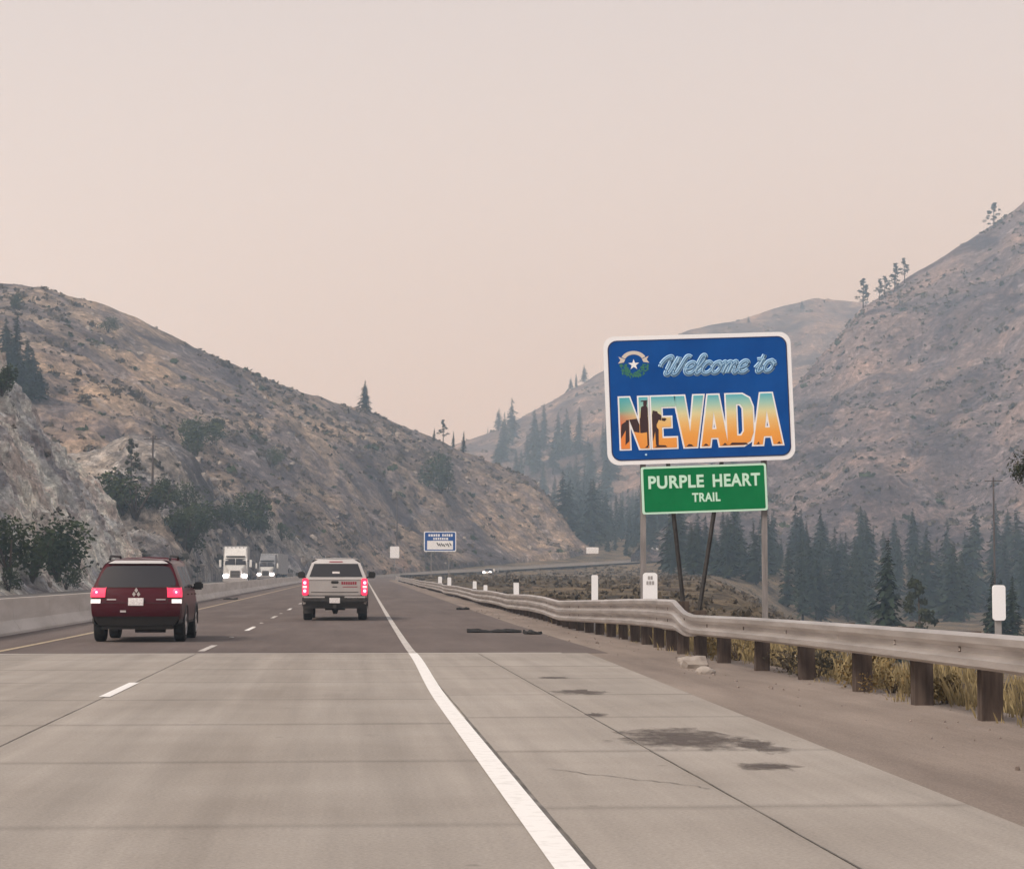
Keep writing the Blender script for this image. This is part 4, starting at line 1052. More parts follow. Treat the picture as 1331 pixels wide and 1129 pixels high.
# milepost and delineators behind the rail
def delineator(px, py0, py1, d, wpx, label, group=None, cap=False, name='delineator', o=5.75):
    for _ in range(6): d = (RAIL_O + .38 + cx(d) + rail_bow(d))*F_PX/(px-VX) if px < 1200 else 19.56
    x = P(px, 755, d).x; zb = gz(x, d) if px < 1200 else rail_top(d) - .25; c0, c1 = P(px, py0, d).z, P(px, py1, d).z; w = wpx/F_PX*d/2
    t = empty(name, (x, d, zb)); tag(t, label, 'marker' if name == 'delineator' else 'milepost', group)
    link('panel', flat_shape('panel', [rrect(-w, w, c1-zb, c0-zb, w*.45)], M['sign_white'], 0, ext=.012), t)
    MB().box((0, .035, (c0-zb)/2-.1), (.05, .045, c0-zb+.1)).build('post', M['alu'], t)
    if cap: MB().box((0, -.002, c0-zb-.06), (w*2.1, .05, .13)).build('cap', M['black'], t)
    return t, w, c0-zb, c1-zb
delineator(1298, 760, 806, 18.72, 17, 'white reflector panel on a post rising above the guardrail beside the short firs')
t, w, z1, z0 = delineator(845, 744, 782, 42.5, 19, 'white rounded milepost marker behind the guardrail below the welcome sign', name='milepost')
mb = MB()
for zz, cnt in ((z1-.10, 2), (z1-.20, 3)):
    for k_ in range(cnt): mb.bbox((-.5*cnt+k_+.12)*.055, (-.5*cnt+k_+.88)*.055, -.018, -.013, zz-.035, zz+.035)
mb.build('faded_figures', M['alu'], t)
delineator(773, 747, 782, 51, 8.5, 'slim white delineator behind the guardrail between milepost and capped delineator')
delineator(671, 752, 775, 74, 7, 'slim white delineator with a black cap behind the guardrail', cap=True)
for px, py, d in ((617, 755, 100), (584, 750, 135), (572, 749, 150), (631, 760, 93)):
    delineator(px, py, py+14, d, 5, 'tiny white delineator along the distant guardrail', 'distant delineators', cap=False)

# utility poles
def pole(px, ytop, p, label):
    top = P(px, ytop, p.y).z; H = top-p.z; t = empty('utility_pole', p); tag(t, label, 'utility pole')
    MB().tube([(0, 0, -.5), (0, 0, H)], [.17, .11], 8).build('pole', M['wood_post'], t, smooth=True)
    MB().box((0, -.13, H-.5), (2.4, .10, .13)).build('crossarm', M['wood_post'], t)
    for x in (-1.05, -.45, .45, 1.05): MB().lathe([(0, .05), (.1, .07), (.16, .04)], 8, (x, -.13, H-.43), 'z').build('insulator', M['alu'], t)
pole(198, 566, hit(198, 650, 'BC'), 'wooden utility pole with crossarm on the grey cut slope beside the slim pine')
x = P(1293, 755, 290).x; pole(1293, 620, Vector((x, 290, drop(x, 290, 'G'))), 'tall wooden utility pole with crossarm rising above the firs behind the guardrail')
pole(516, 640, hit(516, 708, 'C'), 'thin distant utility pole at the foot of the left hill')

# debris
def tread(name, x, y, L, w, label, seed, rz=0.0, mat='rubber'):
    r_ = random.Random(seed); n = 14; vs, fs = [], []
    for i in range(n+1):
        t_ = i/n; px_ = (t_-.5)*L; ww = w*(.55+.45*math.sin(math.pi*t_))*r_.uniform(.8, 1.15); zz = .025+.06*abs(math.sin(t_*5+seed))*r_.uniform(.5, 1); yy = .12*math.sin(t_*4+seed)
        vs += [(px_, yy-ww/2, zz*.4), (px_, yy-ww/4, zz+.02), (px_, yy+ww/4, zz+.02), (px_, yy+ww/2, zz*.4), (px_, yy, -.004)]
    for i in range(n):
        for k_ in range(5): fs.append((i*5+k_, i*5+(k_+1) % 5, (i+1)*5+(k_+1) % 5, (i+1)*5+k_))
    fs += [tuple(range(5)), tuple(range(n*5, n*5+5))[::-1]]
    o = MB().add(vs, fs).build(name, M[mat], None, loc=(x, y, zr(y)+.004)); o.rotation_euler = (0, 0, rz); tag(o, label, 'debris'); return o
tread('tire_tread', 3.38, 52.5, 1.25, .5, 'long torn black tyre tread lying flat on the right shoulder', 1, .05)
tread('tire_scrap', 4.15, 51.0, .5, .25, 'short thin tyre scrap beside the long tread on the shoulder', 2, -.5)
tread('tire_scrap', -6.65+cx(118), 118, .75, .5, 'dark tyre scrap at the foot of the median barrier', 3, .1)
tread('tire_scrap', 4.1+cx(86), 86, .55, .3, 'curled dark scrap on the shoulder close to the guardrail', 4, .2)

# ------------------------------------------------------------------ vehicles
def crom(P0, n):                            # dense Catmull-Rom along axis 0 of an array [S,R,3]
    out = []; S = len(P0)
    for i in range(S-1):
        p0, p1, p2, p3 = P0[max(i-1, 0)], P0[i], P0[i+1], P0[min(i+2, S-1)]
        for k_ in range(n):
            t = k_/n; out.append(.5*((2*p1)+(p2-p0)*t+(2*p0-5*p1+4*p2-p3)*t*t+(3*p1-p0-3*p2+p3)*t**3))
    out.append(P0[-1]); return np.array(out)
def lin(P0, n):
    out = []
    for i in range(len(P0)-1):
        for k_ in range(n): out.append(P0[i]+(P0[i+1]-P0[i])*k_/n)
    out.append(P0[-1]); return np.array(out)
def loft_parts(rings, ns, nr, classify, mats, parent):
    """half rings (x,y,z) bottom->top; classify(s,r,side) names the part of each face"""
    D = crom(np.array(rings, float), ns); D = np.swapaxes(crom(np.swapaxes(D, 0, 1), nr), 0, 1); D[:, :, 0] = np.maximum(D[:, :, 0], 0)
    groups = {}
    for side in (1, -1):
        for i in range(D.shape[0]-1):
            for j in range(D.shape[1]-1):
                nm = classify((i+.5)/ns, (j+.5)/nr, side)
                if nm is None: continue
                q = [D[i, j], D[i+1, j], D[i+1, j+1], D[i, j+1]]; q = [(a[0]*side, a[1], a[2]) for a in q]
                if side < 0: q = q[::-1]
                groups.setdefault(nm, MB()).add(q, [(0, 1, 2, 3)])
    obs = {}
    for nm, mb in groups.items():
        key = nm[0] if isinstance(nm, tuple) else nm
        me = new_mesh(key, mb.v, mb.f, mats[key]); bm = bmesh.new(); bm.from_mesh(me); bmesh.ops.remove_doubles(bm, verts=bm.verts[:], dist=.0005); bm.to_mesh(me); bm.free()
        me.polygons.foreach_set('use_smooth', [True]*len(me.polygons))
        obs[nm] = link(key, me, parent)
    return D, obs
def wheel(t, x, y, r, w, name='wheel', n=28, rim=None):
    s = 1 if x > 0 else -1
    o = MB().lathe([(-w/2, r*.62), (-w/2, r*.9), (-w*.40, r*.985), (-w*.2, r), (w*.2, r), (w*.40, r*.985), (w/2, r*.9), (w/2, r*.62)], n).build('tyre', M['rubber'], None, smooth=True)
    o.parent = t; o.location = (x, y, r); o.name = name
    MB().lathe([(0, r*.62), (s*.01, r*.6), (s*.012, r*.5), (s*-.02, r*.45), (s*.012, r*.12), (s*.016, r*.05)], 20).build('rim', rim or M['chrome'], o, smooth=True).location = (s*w/2*.98, 0, 0)
    return o
class Rear:                                 # the rear face: rows of (y,w,z), bowed outwards between the corners
    def __init__(s, rows_, bow=.06): s.r = rows_; s.bow = bow
    def pt(s, u, z, off=0.0):
        zs = [q[2] for q in s.r]; y = float(np.interp(z, zs, [q[0] for q in s.r])); w = float(np.interp(z, zs, [q[1] for q in s.r]))
        return Vector((u*w, y - s.bow*(1-u*u) - off, z))
    def patch(s, u0, u1, z0, z1, off, name, mat, parent, nu=8, nz_=4, shape=None, depth=.03, back=None):
        vs, fs = [], []
        for oo in (off, off-depth if back is None else back):
            for i in range(nu+1):
                for j in range(nz_+1):
                    a, b_ = i/nu, j/nz_; u, z = u0+(u1-u0)*a, z0+(z1-z0)*b_
                    if shape: u, z = shape(a, b_, u, z)
                    vs.append(s.pt(u, z, oo))
        m = (nu+1)*(nz_+1); f = lambda i, j, k_: k_*m+i*(nz_+1)+j
        for i in range(nu):
            for j in range(nz_):
                fs += [(f(i, j, 0), f(i+1, j, 0), f(i+1, j+1, 0), f(i, j+1, 0)), (f(i, j, 1), f(i, j+1, 1), f(i+1, j+1, 1), f(i+1, j, 1))]
        for i in range(nu): fs += [(f(i, 0, 0), f(i, 0, 1), f(i+1, 0, 1), f(i+1, 0, 0)), (f(i, nz_, 0), f(i+1, nz_, 0), f(i+1, nz_, 1), f(i, nz_, 1))]
        for j in range(nz_): fs += [(f(0, j, 0), f(0, j+1, 0), f(0, j+1, 1), f(0, j, 1)), (f(nu, j, 0), f(nu, j, 1), f(nu, j+1, 1), f(nu, j+1, 0))]
        return MB().add(vs, fs).build(name, mat, parent, smooth=True)

M['red_paint'] = principled('dark_red_paint', (.058, .0010, .007), .32, .0, .22, coat=.05)
M['silver_paint'] = noisy('silver_paint', (.36, .345, .345), (.41, .395, .39), 2, .38, metal=.25, spec=.5, coord='Object')
M['silver_light'] = principled('pale_silver_and_sheen', (.52, .505, .505), .35, .15)  # pickup paint; on the SUV it is painted-on sky sheen
M['white_truck'] = noisy('white_truck_paint', (.66, .66, .64), (.76, .76, .74), 2, .4, spec=.5, coord='Object')
M['grey_truck'] = noisy('grey_truck_paint', (.17, .18, .20), (.24, .25, .27), 2, .45, spec=.5, coord='Object')
M['grey_trailer'] = noisy('grey_trailer_skin', (.32, .32, .33), (.38, .38, .39), 1, .5, coord='Object')
M['red_print'] = principled('red_print', (.25, .02, .04), .5)

def dirty(m, z0, z1, dust=(.16, .13, .115)):
    t = NT(m); b = t.b.inputs['Base Color']; col = tuple(b.default_value[:3]); src = b.links[0].from_socket if b.links else None
    o = t.n('ShaderNodeTexCoord').outputs['Object']; sp = t.n('ShaderNodeSeparateXYZ'); t.l(o, sp.inputs[0])
    mr = t.n('ShaderNodeMapRange'); t.l(sp.outputs[2], mr.inputs[0]); mr.inputs[1].default_value = z1; mr.inputs[2].default_value = z0
    mu = t.n('ShaderNodeMath', operation='MULTIPLY'); t.l(mr.outputs[0], mu.inputs[0]); t.l(t.noise(o, 6, 5, .7), mu.inputs[1])
    t.color(t.mix(mu.outputs[0], src or col, dust))
dirty(M['red_paint'], .3, 1.1, (.028, .010, .012)); dirty(M['silver_paint'], .4, 1.3, (.30, .265, .245)); dirty(M['black'], 0, 1.0, (.06, .052, .048)); dirty(M['white_truck'], .2, 2.2, (.36, .32, .30))
def suv():
    p = P(180, 830, 45.2)
    t = empty('red_suv', (p.x-.03, 45.0, zr(45)), R(-.4)); tag(t, 'dark red SUV with lit tail lights driving in the left lane', 'car')
    RW = [(.08, .74, .34), (.02, .84, .46), (-.02, .875, .62), (-.02, .88, .80), (.03, .875, 1.0), (.07, .86, 1.08), (.30, .695, 1.50), (.36, .63, 1.585), (.44, .48, 1.645)]
    def ring(dy, dw, top=0.0, yk=None):
        pts = [(0, RW[0][0]+dy, .34)]
        for (y, w, z) in RW: pts.append((w+dw, y+dy, z))
        pts.append((0, RW[-1][0]+dy, 1.66+top)); return pts
    rings = [ring(0, 0), ring(.22, .035)]
    def side(y, roof, wtop=1.0, hi=None):
        ws = [.80, .895, .915, .915, .905, .89, .735, .675, .54]
        zs = [.34, .42, .62, .80, 1.0, 1.08, 1.52, 1.60, 1.66]
        pts = [(0, y, .30)] + [(w, y, z) for w, z in zip(ws, zs)] + [(0, y, roof)]
        return pts
    rings += [side(1.0, 1.69), side(1.8, 1.70), side(2.5, 1.69)]
    s5 = [list(q) for q in side(3.25, 1.69)]
    for k_, y in ((7, 2.92), (8, 2.80), (9, 2.72), (10, 2.68)): s5[k_][1] = y
    rings.append([tuple(q) for q in s5])
    rings.append([(0, 3.5, .3), (.8, 3.5, .34), (.89, 3.5, .42), (.91, 3.5, .62), (.905, 3.5, .8), (.89, 3.5, .98), (.86, 3.48, 1.06), (.74, 3.42, 1.09), (.66, 3.4, 1.10), (.5, 3.36, 1.12), (0, 3.3, 1.14)])
    rings.append([(0, 4.35, .3), (.74, 4.3, .34), (.84, 4.28, .42), (.86, 4.25, .62), (.86, 4.25, .78), (.83, 4.25, .90), (.79, 4.25, .95), (.7, 4.3, .98), (.6, 4.33, .99), (.5, 4.36, 1.0), (0, 4.4, 1.01)])
    rings.append([(0, 4.62, .4), (.55, 4.5, .42), (.6, 4.5, .5), (.62, 4.5, .6), (.62, 4.5, .66), (.6, 4.5, .7), (.55, 4.5, .74), (.5, 4.52, .76), (.4, 4.56, .77), (.3, 4.6, .78), (0, 4.63, .79)])
    def cl(s, r, sd):
        if 6.08 < r < 6.98 and (1.25 < s < 2.55): return ('rear_quarter_window', sd)
        if 6.08 < r < 6.98 and (2.7 < s < 3.75): return ('rear_door_window', sd)
        if 6.08 < r < 6.98 and (3.9 < s < 4.95): return ('front_door_window', sd)
        if 5.15 < s < 5.9 and r > 7.1: return 'windscreen'
        if r < 2.0: return 'lower_trim'
        return 'body'
    mats = dict(body=M['red_paint'], rear_quarter_window=M['glass'], rear_door_window=M['glass'], front_door_window=M['glass'], windscreen=M['glass'], lower_trim=M['black'])
    loft_parts(rings, 6, 3, cl, mats, t)
    rear = Rear(RW, .07)
    rear.patch(-1, 1, .34, .60, 0, 'rear_skirt', M['black'], t, 14, 3, back=-.12)
    bmp = rear.patch(-1.0, 1.0, .52, .78, .045, 'rear_bumper', M['red_paint'], t, 16, 4, depth=.10)
    tg = rear.patch(-1, 1, .78, 1.09, 0, 'tailgate', M['red_paint'], t, 16, 5, back=-.10)
    rear.patch(-1, 1, 1.09, 1.645, 0, 'tailgate_frame', M['red_paint'], t, 16, 6, back=-.06)
    rear.patch(-.95, .95, 1.105, 1.535, .012, 'rear_window', M['glass'], t, 18, 8, depth=.02, shape=lambda a, b_, u, z: (u*(1-.07*b_**4-.05*(1-b_)**6), z-.03*b_*abs(2*a-1)**5+.02*(1-b_)*abs(2*a-1)**6))
    rear.patch(-.93, .93, 1.572, 1.635, .07, 'spoiler_sky_sheen', M['silver_light'], t, 12, 2, depth=.09)  # silver colour paints in the sky reflected along the red roof edge
    for s in (-1, 1):
        L = rear.patch(s*.70, s*1.03, .90, 1.10, .03, 'tail_light', M['taildim'], t, 6, 4, depth=.06)
        for (uu, zz_, rr) in ((.90, 1.0, .072),):
            q = rear.pt(s*uu, zz_, .034); mbb = MB(); mbb.lathe([(0, rr), (-.012, rr*.8), (-.018, rr*.3)], 16, q, 'y'); mbb.build('bright_bulb', M['tail'], L, smooth=True)
            mbb = MB(); mbb.lathe([(0, rr*.34), (-.008, rr*.2)], 12, q+Vector((0, -.017, 0)), 'y'); mbb.build('bulb_core', M['core'], L)
        rear.patch(s*.71, s*1.02, 1.085, 1.10, .034, 'lamp_trim', M['black'], L, 5, 1, depth=.01)
        rear.patch(s*.80, s*1.02, .775, .86, .03, 'reversing_light', M['whitelens'], t, 5, 2, depth=.05)
        rear.patch(s*.45, s*.66, .845, .862, .012, 'trim_strip', M['chrome'], tg, 4, 1, depth=.02)
        for k_, (z, rr) in enumerate(((.40, .05),)):
            if s > 0: MB().lathe([(-.04, rr), (.25, rr)], 14, (.46, .08, .40), 'y').build('exhaust', M['chrome'], t, smooth=True)
    for (u0, u1, z0, z1) in ((-.99, .99, .782, .790), (-.70, -.692, .80, 1.09), (.692, .70, .80, 1.09)):
        rear.patch(u0, u1, z0, z1, .006, 'panel_gap', M['black'], tg, 12 if u1-u0 > .5 else 1, 1 if u1-u0 > .5 else 4, depth=.01)
    rear.patch(-.96, .96, 1.095, 1.11, .014, 'window_seal', M['black'], t, 12, 1, depth=.02)
    rear.patch(-.21, .21, .72, .90, .004, 'plate_recess', M['red_paint'], tg, 4, 3, depth=.01)
    rear.patch(-.17, .17, .735, .885, .055, 'licence_plate', M['plate'], t, 4, 2, depth=.07)
    mb = MB()                                    # three small silver diamonds
    for (a, z) in ((0, .052), (-.045, -.026), (.045, -.026)):
        q = rear.pt(0, .985); mb.add([(q.x+a, q.y-.016, q.z+z-.052), (q.x+a+.036, q.y-.016, q.z+z), (q.x+a, q.y-.016, q.z+z+.052), (q.x+a-.036, q.y-.016, q.z+z)], [(0, 1, 2, 3)])
    mb.build('emblem', M['chrome'], tg, fix=False)
    rear.patch(-.35, -.22, .60, .64, .06, 'bumper_reflector', M['silver_light'], bmp, 3, 1, depth=.02)
    MB().tube([(0, .06, 1.12), (-.18, .10, 1.16), (-.42, .13, 1.19)], .012, 6).build('wiper', M['black'], t)
    for s in (-1, 1):
        MB().tube([(s*.60, .62, 1.655), (s*.60, .78, 1.725), (s*.60, 2.5, 1.735), (s*.60, 2.66, 1.67)], .024, 8).build('roof_rail', M['black'], t, smooth=True)
        m_ = MB().box((s*1.0, 3.0, 1.12), (.20, .13, .16)).build('mirror', M['black'], t, bevel=.03, smooth=True)
        MB().tube([(s*.88, 3.02, 1.07), (s*.95, 3.0, 1.09)], .025, 6).build('mirror_arm', M['black'], m_)
        for y in (.92, 3.58):
            wheel(t, s*.80, y, .345, .225)
            mb = MB(); mb.tube([(s*.905, y+.40*math.cos(R(a)), .345+.40*math.sin(R(a))) for a in range(-5, 186, 12)], .03, 6); mb.build('wheel_arch', M['black'], t, smooth=True)
        MB().box((s*.66, .35, .52), (.05, .04, .04)).build('tow_eye', M['black'], t)
    for y in (1.05, 2.05, 2.95):
        for s in (-1, 1): MB().box((s*.916, y+.35, .95), (.02, .18, .03)).build('door_handle', M['red_paint'], t)
    MB().bbox(-.70, .70, .15, 4.3, .26, .40).build('underbody', M['black'], t)
    MB().lathe([(-.3, .09), (.3, .09)], 12, (.25, .35, .28), 'x').build('muffler', M['dark_steel'], t, smooth=True)
suv()

def pickup():
    d = 66.5; p = P(435, 800, d)
    t = empty('silver_pickup', (p.x, d, zr(d)), R(-.5)); tag(t, 'silver pickup truck with lit red tail lights driving in the right lane', 'pickup truck')
    # bed: two side walls, floor and tailgate
    def wall(s):
        mb = MB(); prof = [(.93, .48), (.955, .62), (.965, .85), (.955, 1.05), (.93, 1.245), (.87, 1.25), (.86, .72), (.86, .50)]
        mb.prism([(s*a, b_) for a, b_ in prof], .05, 2.05); mb.build('bed_side', M['silver_paint'], t, smooth=True)
    wall(1); wall(-1)
    MB().bbox(-.86, .86, .06, 2.05, .66, .72).build('bed_floor', M['black'], t)
    MB().bbox(-.90, .90, .10, 5.3, .36, .56).build('frame', M['black'], t)
    tg = MB().box((0, .03, .99), (1.555, .09, .50)).build('tailgate', M['silver_paint'], t, bevel=.018, smooth=True)
    MB().box((0, -.012, 1.225), (1.54, .05, .05)).build('tailgate_lip', M['silver_light'], tg, bevel=.012, smooth=True)
    MB().box((0, -.022, 1.135), (.22, .03, .075)).build('tailgate_handle', M['black'], tg, bevel=.02, smooth=True)
    MB().box((0, -.019, .84), (1.40, .012, .018)).build('tailgate_crease', M['dark_steel'], tg)
    MB().box((0, -.019, 1.0), (.14, .01, .025)).build('badge', M['dark_steel'], tg)
    mb = MB(); r_ = random.Random(6); x = .22                     # blurred red decal lettering
    while x < .68: mb.box((x, -.0185, 1.11+.004*r_.uniform(-1, 1)), (.05, .008, .085)); x += .066
    mb.build('decal', M['red_print'], tg)
    MB().box((.45, -.0185, 1.0), (.44, .006, .02)).build('decal_line', M['red_print'], tg)
    for s in (-1, 1):
        L = MB().box((s*.872, .015, 1.0), (.185, .12, .50)).build('tail_light', M['taildim'], t, bevel=.025, smooth=True)
        for z in (1.12, .88): MB().box((s*.885, -.046, z), (.10, .012, .15)).build('lamp_lens', M['tail'], L, bevel=.004)
        MB().box((s*.885, -.046, 1.0), (.12, .012, .06)).build('lamp_lens', M['whitelens'], L)
        for z in (1.12, .88): MB().lathe([(-.058, .03), (-.052, .045)], 12, (s*.885, 0, z), 'y').build('bulb_core', M['core'], L)
    bp = MB().box((0, -.10, .63), (1.90, .16, .17)).build('rear_bumper', M['dark_steel'], t, bevel=.03, smooth=True)
    for s in (-1, 1): MB().box((s*.60, -.13, .695), (.62, .12, .05)).build('bumper_step', M['chrome'], bp, bevel=.01)
    MB().box((0, -.19, .60), (.31, .015, .155)).build('licence_plate', M['plate'], t)
    MB().box((0, -.12, .43), (.10, .22, .10)).build('tow_hitch', M['black'], t)
    MB().lathe([(-.3, .06), (.3, .06)], 10, (0, .8, .36), 'x').build('axle_tube', M['black'], t)
    MB().lathe([(-.1, .05), (-.06, .17), (.06, .17), (.1, .05)], 16, (0, .9, .36), 'x').build('differential', M['black'], t, smooth=True)
    # cab
    def cab_ring(y, k_=1.0):
        return [(0, y, .42), (.86, y, .44), (.95, y, .62), (.965, y, .85), (.955, y, 1.05), (.93, y, 1.24), (.92, y, 1.29), (.74, y, 1.73), (.69, y, 1.80), (.55, y, 1.83), (0, y, 1.845)]
    rings = [cab_ring(2.10)]; r1 = [list(q) for q in cab_ring(2.10)]
    rings = []
    for y, kk in ((2.10, 0), (2.25, 0), (3.0, 0), (3.6, 0)):
        q = [list(v) for v in cab_ring(y)]
        if y == 2.10:
            for j, dy in ((7, .10), (8, .13), (9, .15), (10, .15)): q[j][1] += dy
        if y == 2.25:
            for j, dy in ((7, .09), (8, .12), (9, .12), (10, .12)): q[j][1] += dy
        rings.append([tuple(v) for v in q])
    q = [list(v) for v in cab_ring(4.1)]
    for j, yy in ((7, 3.75), (8, 3.66), (9, 3.6), (10, 3.58)): q[j][1] = yy
    rings.append([tuple(v) for v in q])
    rings.append([(0, 4.35, .42), (.86, 4.35, .44), (.95, 4.35, .62), (.965, 4.35, .85), (.95, 4.35, 1.05), (.91, 4.33, 1.18), (.88, 4.3, 1.22), (.8, 4.25, 1.24), (.72, 4.22, 1.25), (.6, 4.2, 1.26), (0, 4.15, 1.28)])
    rings.append([(0, 5.45, .42), (.84, 5.4, .44), (.92, 5.35, .62), (.93, 5.33, .85), (.91, 5.33, 1.0), (.88, 5.33, 1.08), (.85, 5.33, 1.11), (.78, 5.36, 1.13), (.7, 5.4, 1.14), (.6, 5.42, 1.14), (0, 5.48, 1.15)])
    rings.append([(0, 5.62, .5), (.7, 5.55, .5), (.75, 5.55, .62), (.75, 5.55, .75), (.74, 5.55, .85), (.7, 5.55, .95), (.68, 5.55, .97), (.62, 5.57, .98), (.55, 5.6, .99), (.4, 5.6, .99), (0, 5.64, 1.0)])
    def cl(s, r, sd):
        if 6.1 < r < 6.95 and 1.2 < s < 2.1: return ('rear_door_window', sd)
        if 6.1 < r < 6.95 and 2.25 < s < 3.95: return ('front_door_window', sd)
        if 4.15 < s < 4.85 and r > 7.1: return 'windscreen'
        return 'cab'
    loft_parts(rings, 6, 3, cl, dict(cab=M['silver_light'], rear_door_window=M['glass'], front_door_window=M['glass'], windscreen=M['glass']), t)
    CR = [(2.10, .93, 1.0), (2.10, .93, 1.24), (2.11, .92, 1.29), (2.20, .74, 1.73), (2.23, .69, 1.80), (2.25, .55, 1.83)]
    rear = Rear(CR, .03)
    rear.patch(-1, 1, 1.0, 1.83, 0, 'cab_back', M['silver_light'], t, 12, 8, back=-.05)
    rw = rear.patch(-.885, .885, 1.30, 1.70, .012, 'rear_window', M['glass'], t, 10, 4, depth=.02)
    rear.patch(-.13, .13, 1.40, 1.46, .018, 'sticker', M['plate'], rw, 3, 2, depth=.004)
    rear.patch(-.28, .28, 1.745, 1.775, .012, 'brake_light', M['red_print'], t, 4, 1, depth=.02)
    for s in (-1, 1):
        m_ = MB().box((s*1.10, 3.75, 1.36), (.22, .12, .20)).build('mirror', M['black'], t, bevel=.03, smooth=True)
        MB().tube([(s*.94, 3.8, 1.28), (s*1.05, 3.76, 1.31)], .025, 6).build('mirror_arm', M['black'], m_)
        for y in (1.15, 4.75):
            wheel(t, s*.82, y, .385, .265)
            mb = MB(); mb.tube([(s*.955, y+.45*math.cos(R(a)), .385+.45*math.sin(R(a))) for a in range(-5, 186, 12)], .035, 6); mb.build('wheel_arch', M['black'], t, smooth=True)
        MB().box((s*.80, .62, .38), (.30, .015, .34)).build('mudflap', M['black'], t)
pickup()

def semi(name, px, d, paint, hood, trailer, label, heading=0.0, ytop=715):
    x = P(px, 740, d).x; t = empty(name, (x, d, zr(d)), R(180)+heading); tag(t, label, 'truck')
    # local +y is forward (towards the camera after the half turn)
    cab = MB()
    cab.add([(-1.22, -2.6, 1.1), (1.22, -2.6, 1.1), (1.22, 0, 1.1), (-1.22, 0, 1.1), (-1.22, -2.6, 2.6), (1.22, -2.6, 2.6), (1.18, -.15, 2.6), (-1.18, -.15, 2.6),
             (-1.15, -2.6, 3.95), (1.15, -2.6, 3.95), (1.05, -1.1, 3.75), (-1.05, -1.1, 3.75), (-1.12, -.45, 2.95), (1.12, -.45, 2.95)],
            [(0, 1, 2, 3), (0, 4, 5, 1), (2, 6, 7, 3), (1, 5, 6, 2), (0, 3, 7, 4), (4, 8, 9, 5), (8, 11, 10, 9), (11, 12, 13, 10), (12, 7, 6, 13), (5, 9, 10, 13, 6), (4, 7, 12, 11, 8)])
    cab.build('cab', paint, t, bevel=.04, smooth=True)
    for s in (-1, 1):
        MB().add([(s*.04, -.135, 2.12), (s*1.06, -.13, 2.12), (s*1.02, -.30, 2.70), (s*.04, -.24, 2.72), (s*.04, .04, 2.10), (s*1.05, .03, 2.10), (s*1.00, -.22, 2.72), (s*.04, -.16, 2.74)],
                 [(0, 1, 2, 3), (4, 5, 6, 7), (0, 1, 5, 4), (1, 2, 6, 5), (2, 3, 7, 6), (3, 0, 4, 7)]).build('windscreen', M['glass'], t)
        MB().add([(s*1.225, -1.1, 2.0), (s*1.225, -.25, 2.0), (s*1.20, -.40, 2.62), (s*1.21, -1.1, 2.62)], [(0, 1, 2, 3)]).build('door_window', M['glass'], t)
        m_ = MB().box((s*1.52, .05, 2.25), (.24, .14, .75)).build('mirror', hood, t, bevel=.03)
        MB().tube([(s*1.15, -.1, 2.5), (s*1.5, .05, 2.5)], .03, 6).build('mirror_arm', M['black'], m_)
        MB().box((s*.93, 1.75, 1.02), (.52, .32, .30)).build('headlight', M['head'], t, bevel=.05)
        MB().add([(s*.70, .1, .55), (s*1.22, .1, .55), (s*1.20, 1.85, .55), (s*.70, 1.9, .55), (s*.70, .1, 1.35), (s*1.2, .1, 1.30), (s*1.12, 1.68, 1.2), (s*.70, 1.75, 1.25)],
                 [(0, 1, 2, 3), (4, 5, 6, 7), (0, 1, 5, 4), (1, 2, 6, 5), (2, 3, 7, 6), (3, 0, 4, 7)]).build('fender', hood, t, bevel=.05, smooth=True)
        for y in (.75, -3.4, -4.7): wheel(t, s*1.02, y, .52, .32, n=18)
        for y in (-13.6, -14.9): wheel(t, s*1.0, y, .52, .5, n=16)
        MB().tube([(s*1.05, -2.75, 1.0), (s*1.05, -2.75, 4.0)], .07, 8).build('exhaust_stack', M['chrome'], t)
    MB().add([(-.72, -.05, .7), (.72, -.05, .7), (.66, 1.9, .75), (-.66, 1.9, .75), (-1.0, -.05, 2.1), (1.0, -.05, 2.1), (.60, 1.75, 1.62), (-.60, 1.75, 1.62)],
             [(0, 1, 2, 3), (4, 5, 6, 7), (0, 1, 5, 4), (1, 2, 6, 5), (2, 3, 7, 6), (3, 0, 4, 7)]).build('hood', hood, t, bevel=.06, smooth=True)
    gr = MB().box((0, 1.87, 1.15), (.92, .10, .72)).build('grille', M['dark_steel'], t, bevel=.02)
    for k_ in range(5): MB().box((0, 1.93, .87+.14*k_), (.86, .03, .03)).build('grille_bar', M['chrome'], gr)
    MB().box((0, 1.92, .58), (2.40, .25, .34)).build('bumper', M['chrome'], t, bevel=.05)
    MB().box((0, -.42, 2.98), (1.9, .45, .05), rx=-.2).build('sun_visor', M['black'], t)
    MB().box((0, -.98, 3.55), (.85, .03, .07)).build('roof_vent', M['dark_steel'], t)
    for k_ in range(5): MB().box((-.8+.4*k_, -1.4, 3.86), (.12, .1, .07)).build('marker_lamp', M['black'], t)
    MB().bbox(-.45, .45, -14.8, .5, .62, .95).build('chassis', M['black'], t)
    tr_ = MB().bbox(-1.28, 1.28, -16.2, -3.2, 1.15, 4.05).build('trailer', trailer, t, bevel=.03)
    for k_ in range(10):
        for s in (-1, 1): MB().box((s*1.292, -16.0+1.35*k_, 2.6), (.02, .06, 2.7)).build('trailer_rib', trailer, tr_)
    for s in (-1, 1): MB().box((s*1.0, -4.9, .8), (.1, .1, .8)).build('landing_leg', M['black'], tr_)
semi('white_semi_truck', 306, 226, M['white_truck'], M['white_truck'], M['grey_trailer'], 'white semi truck with bright headlights coming behind the median barrier', R(2))
semi('grey_semi_truck', 347, 322, M['grey_truck'], M['white_truck'], M['grey_trailer'], 'grey semi truck with pale trailer following the white truck', R(-4.5))

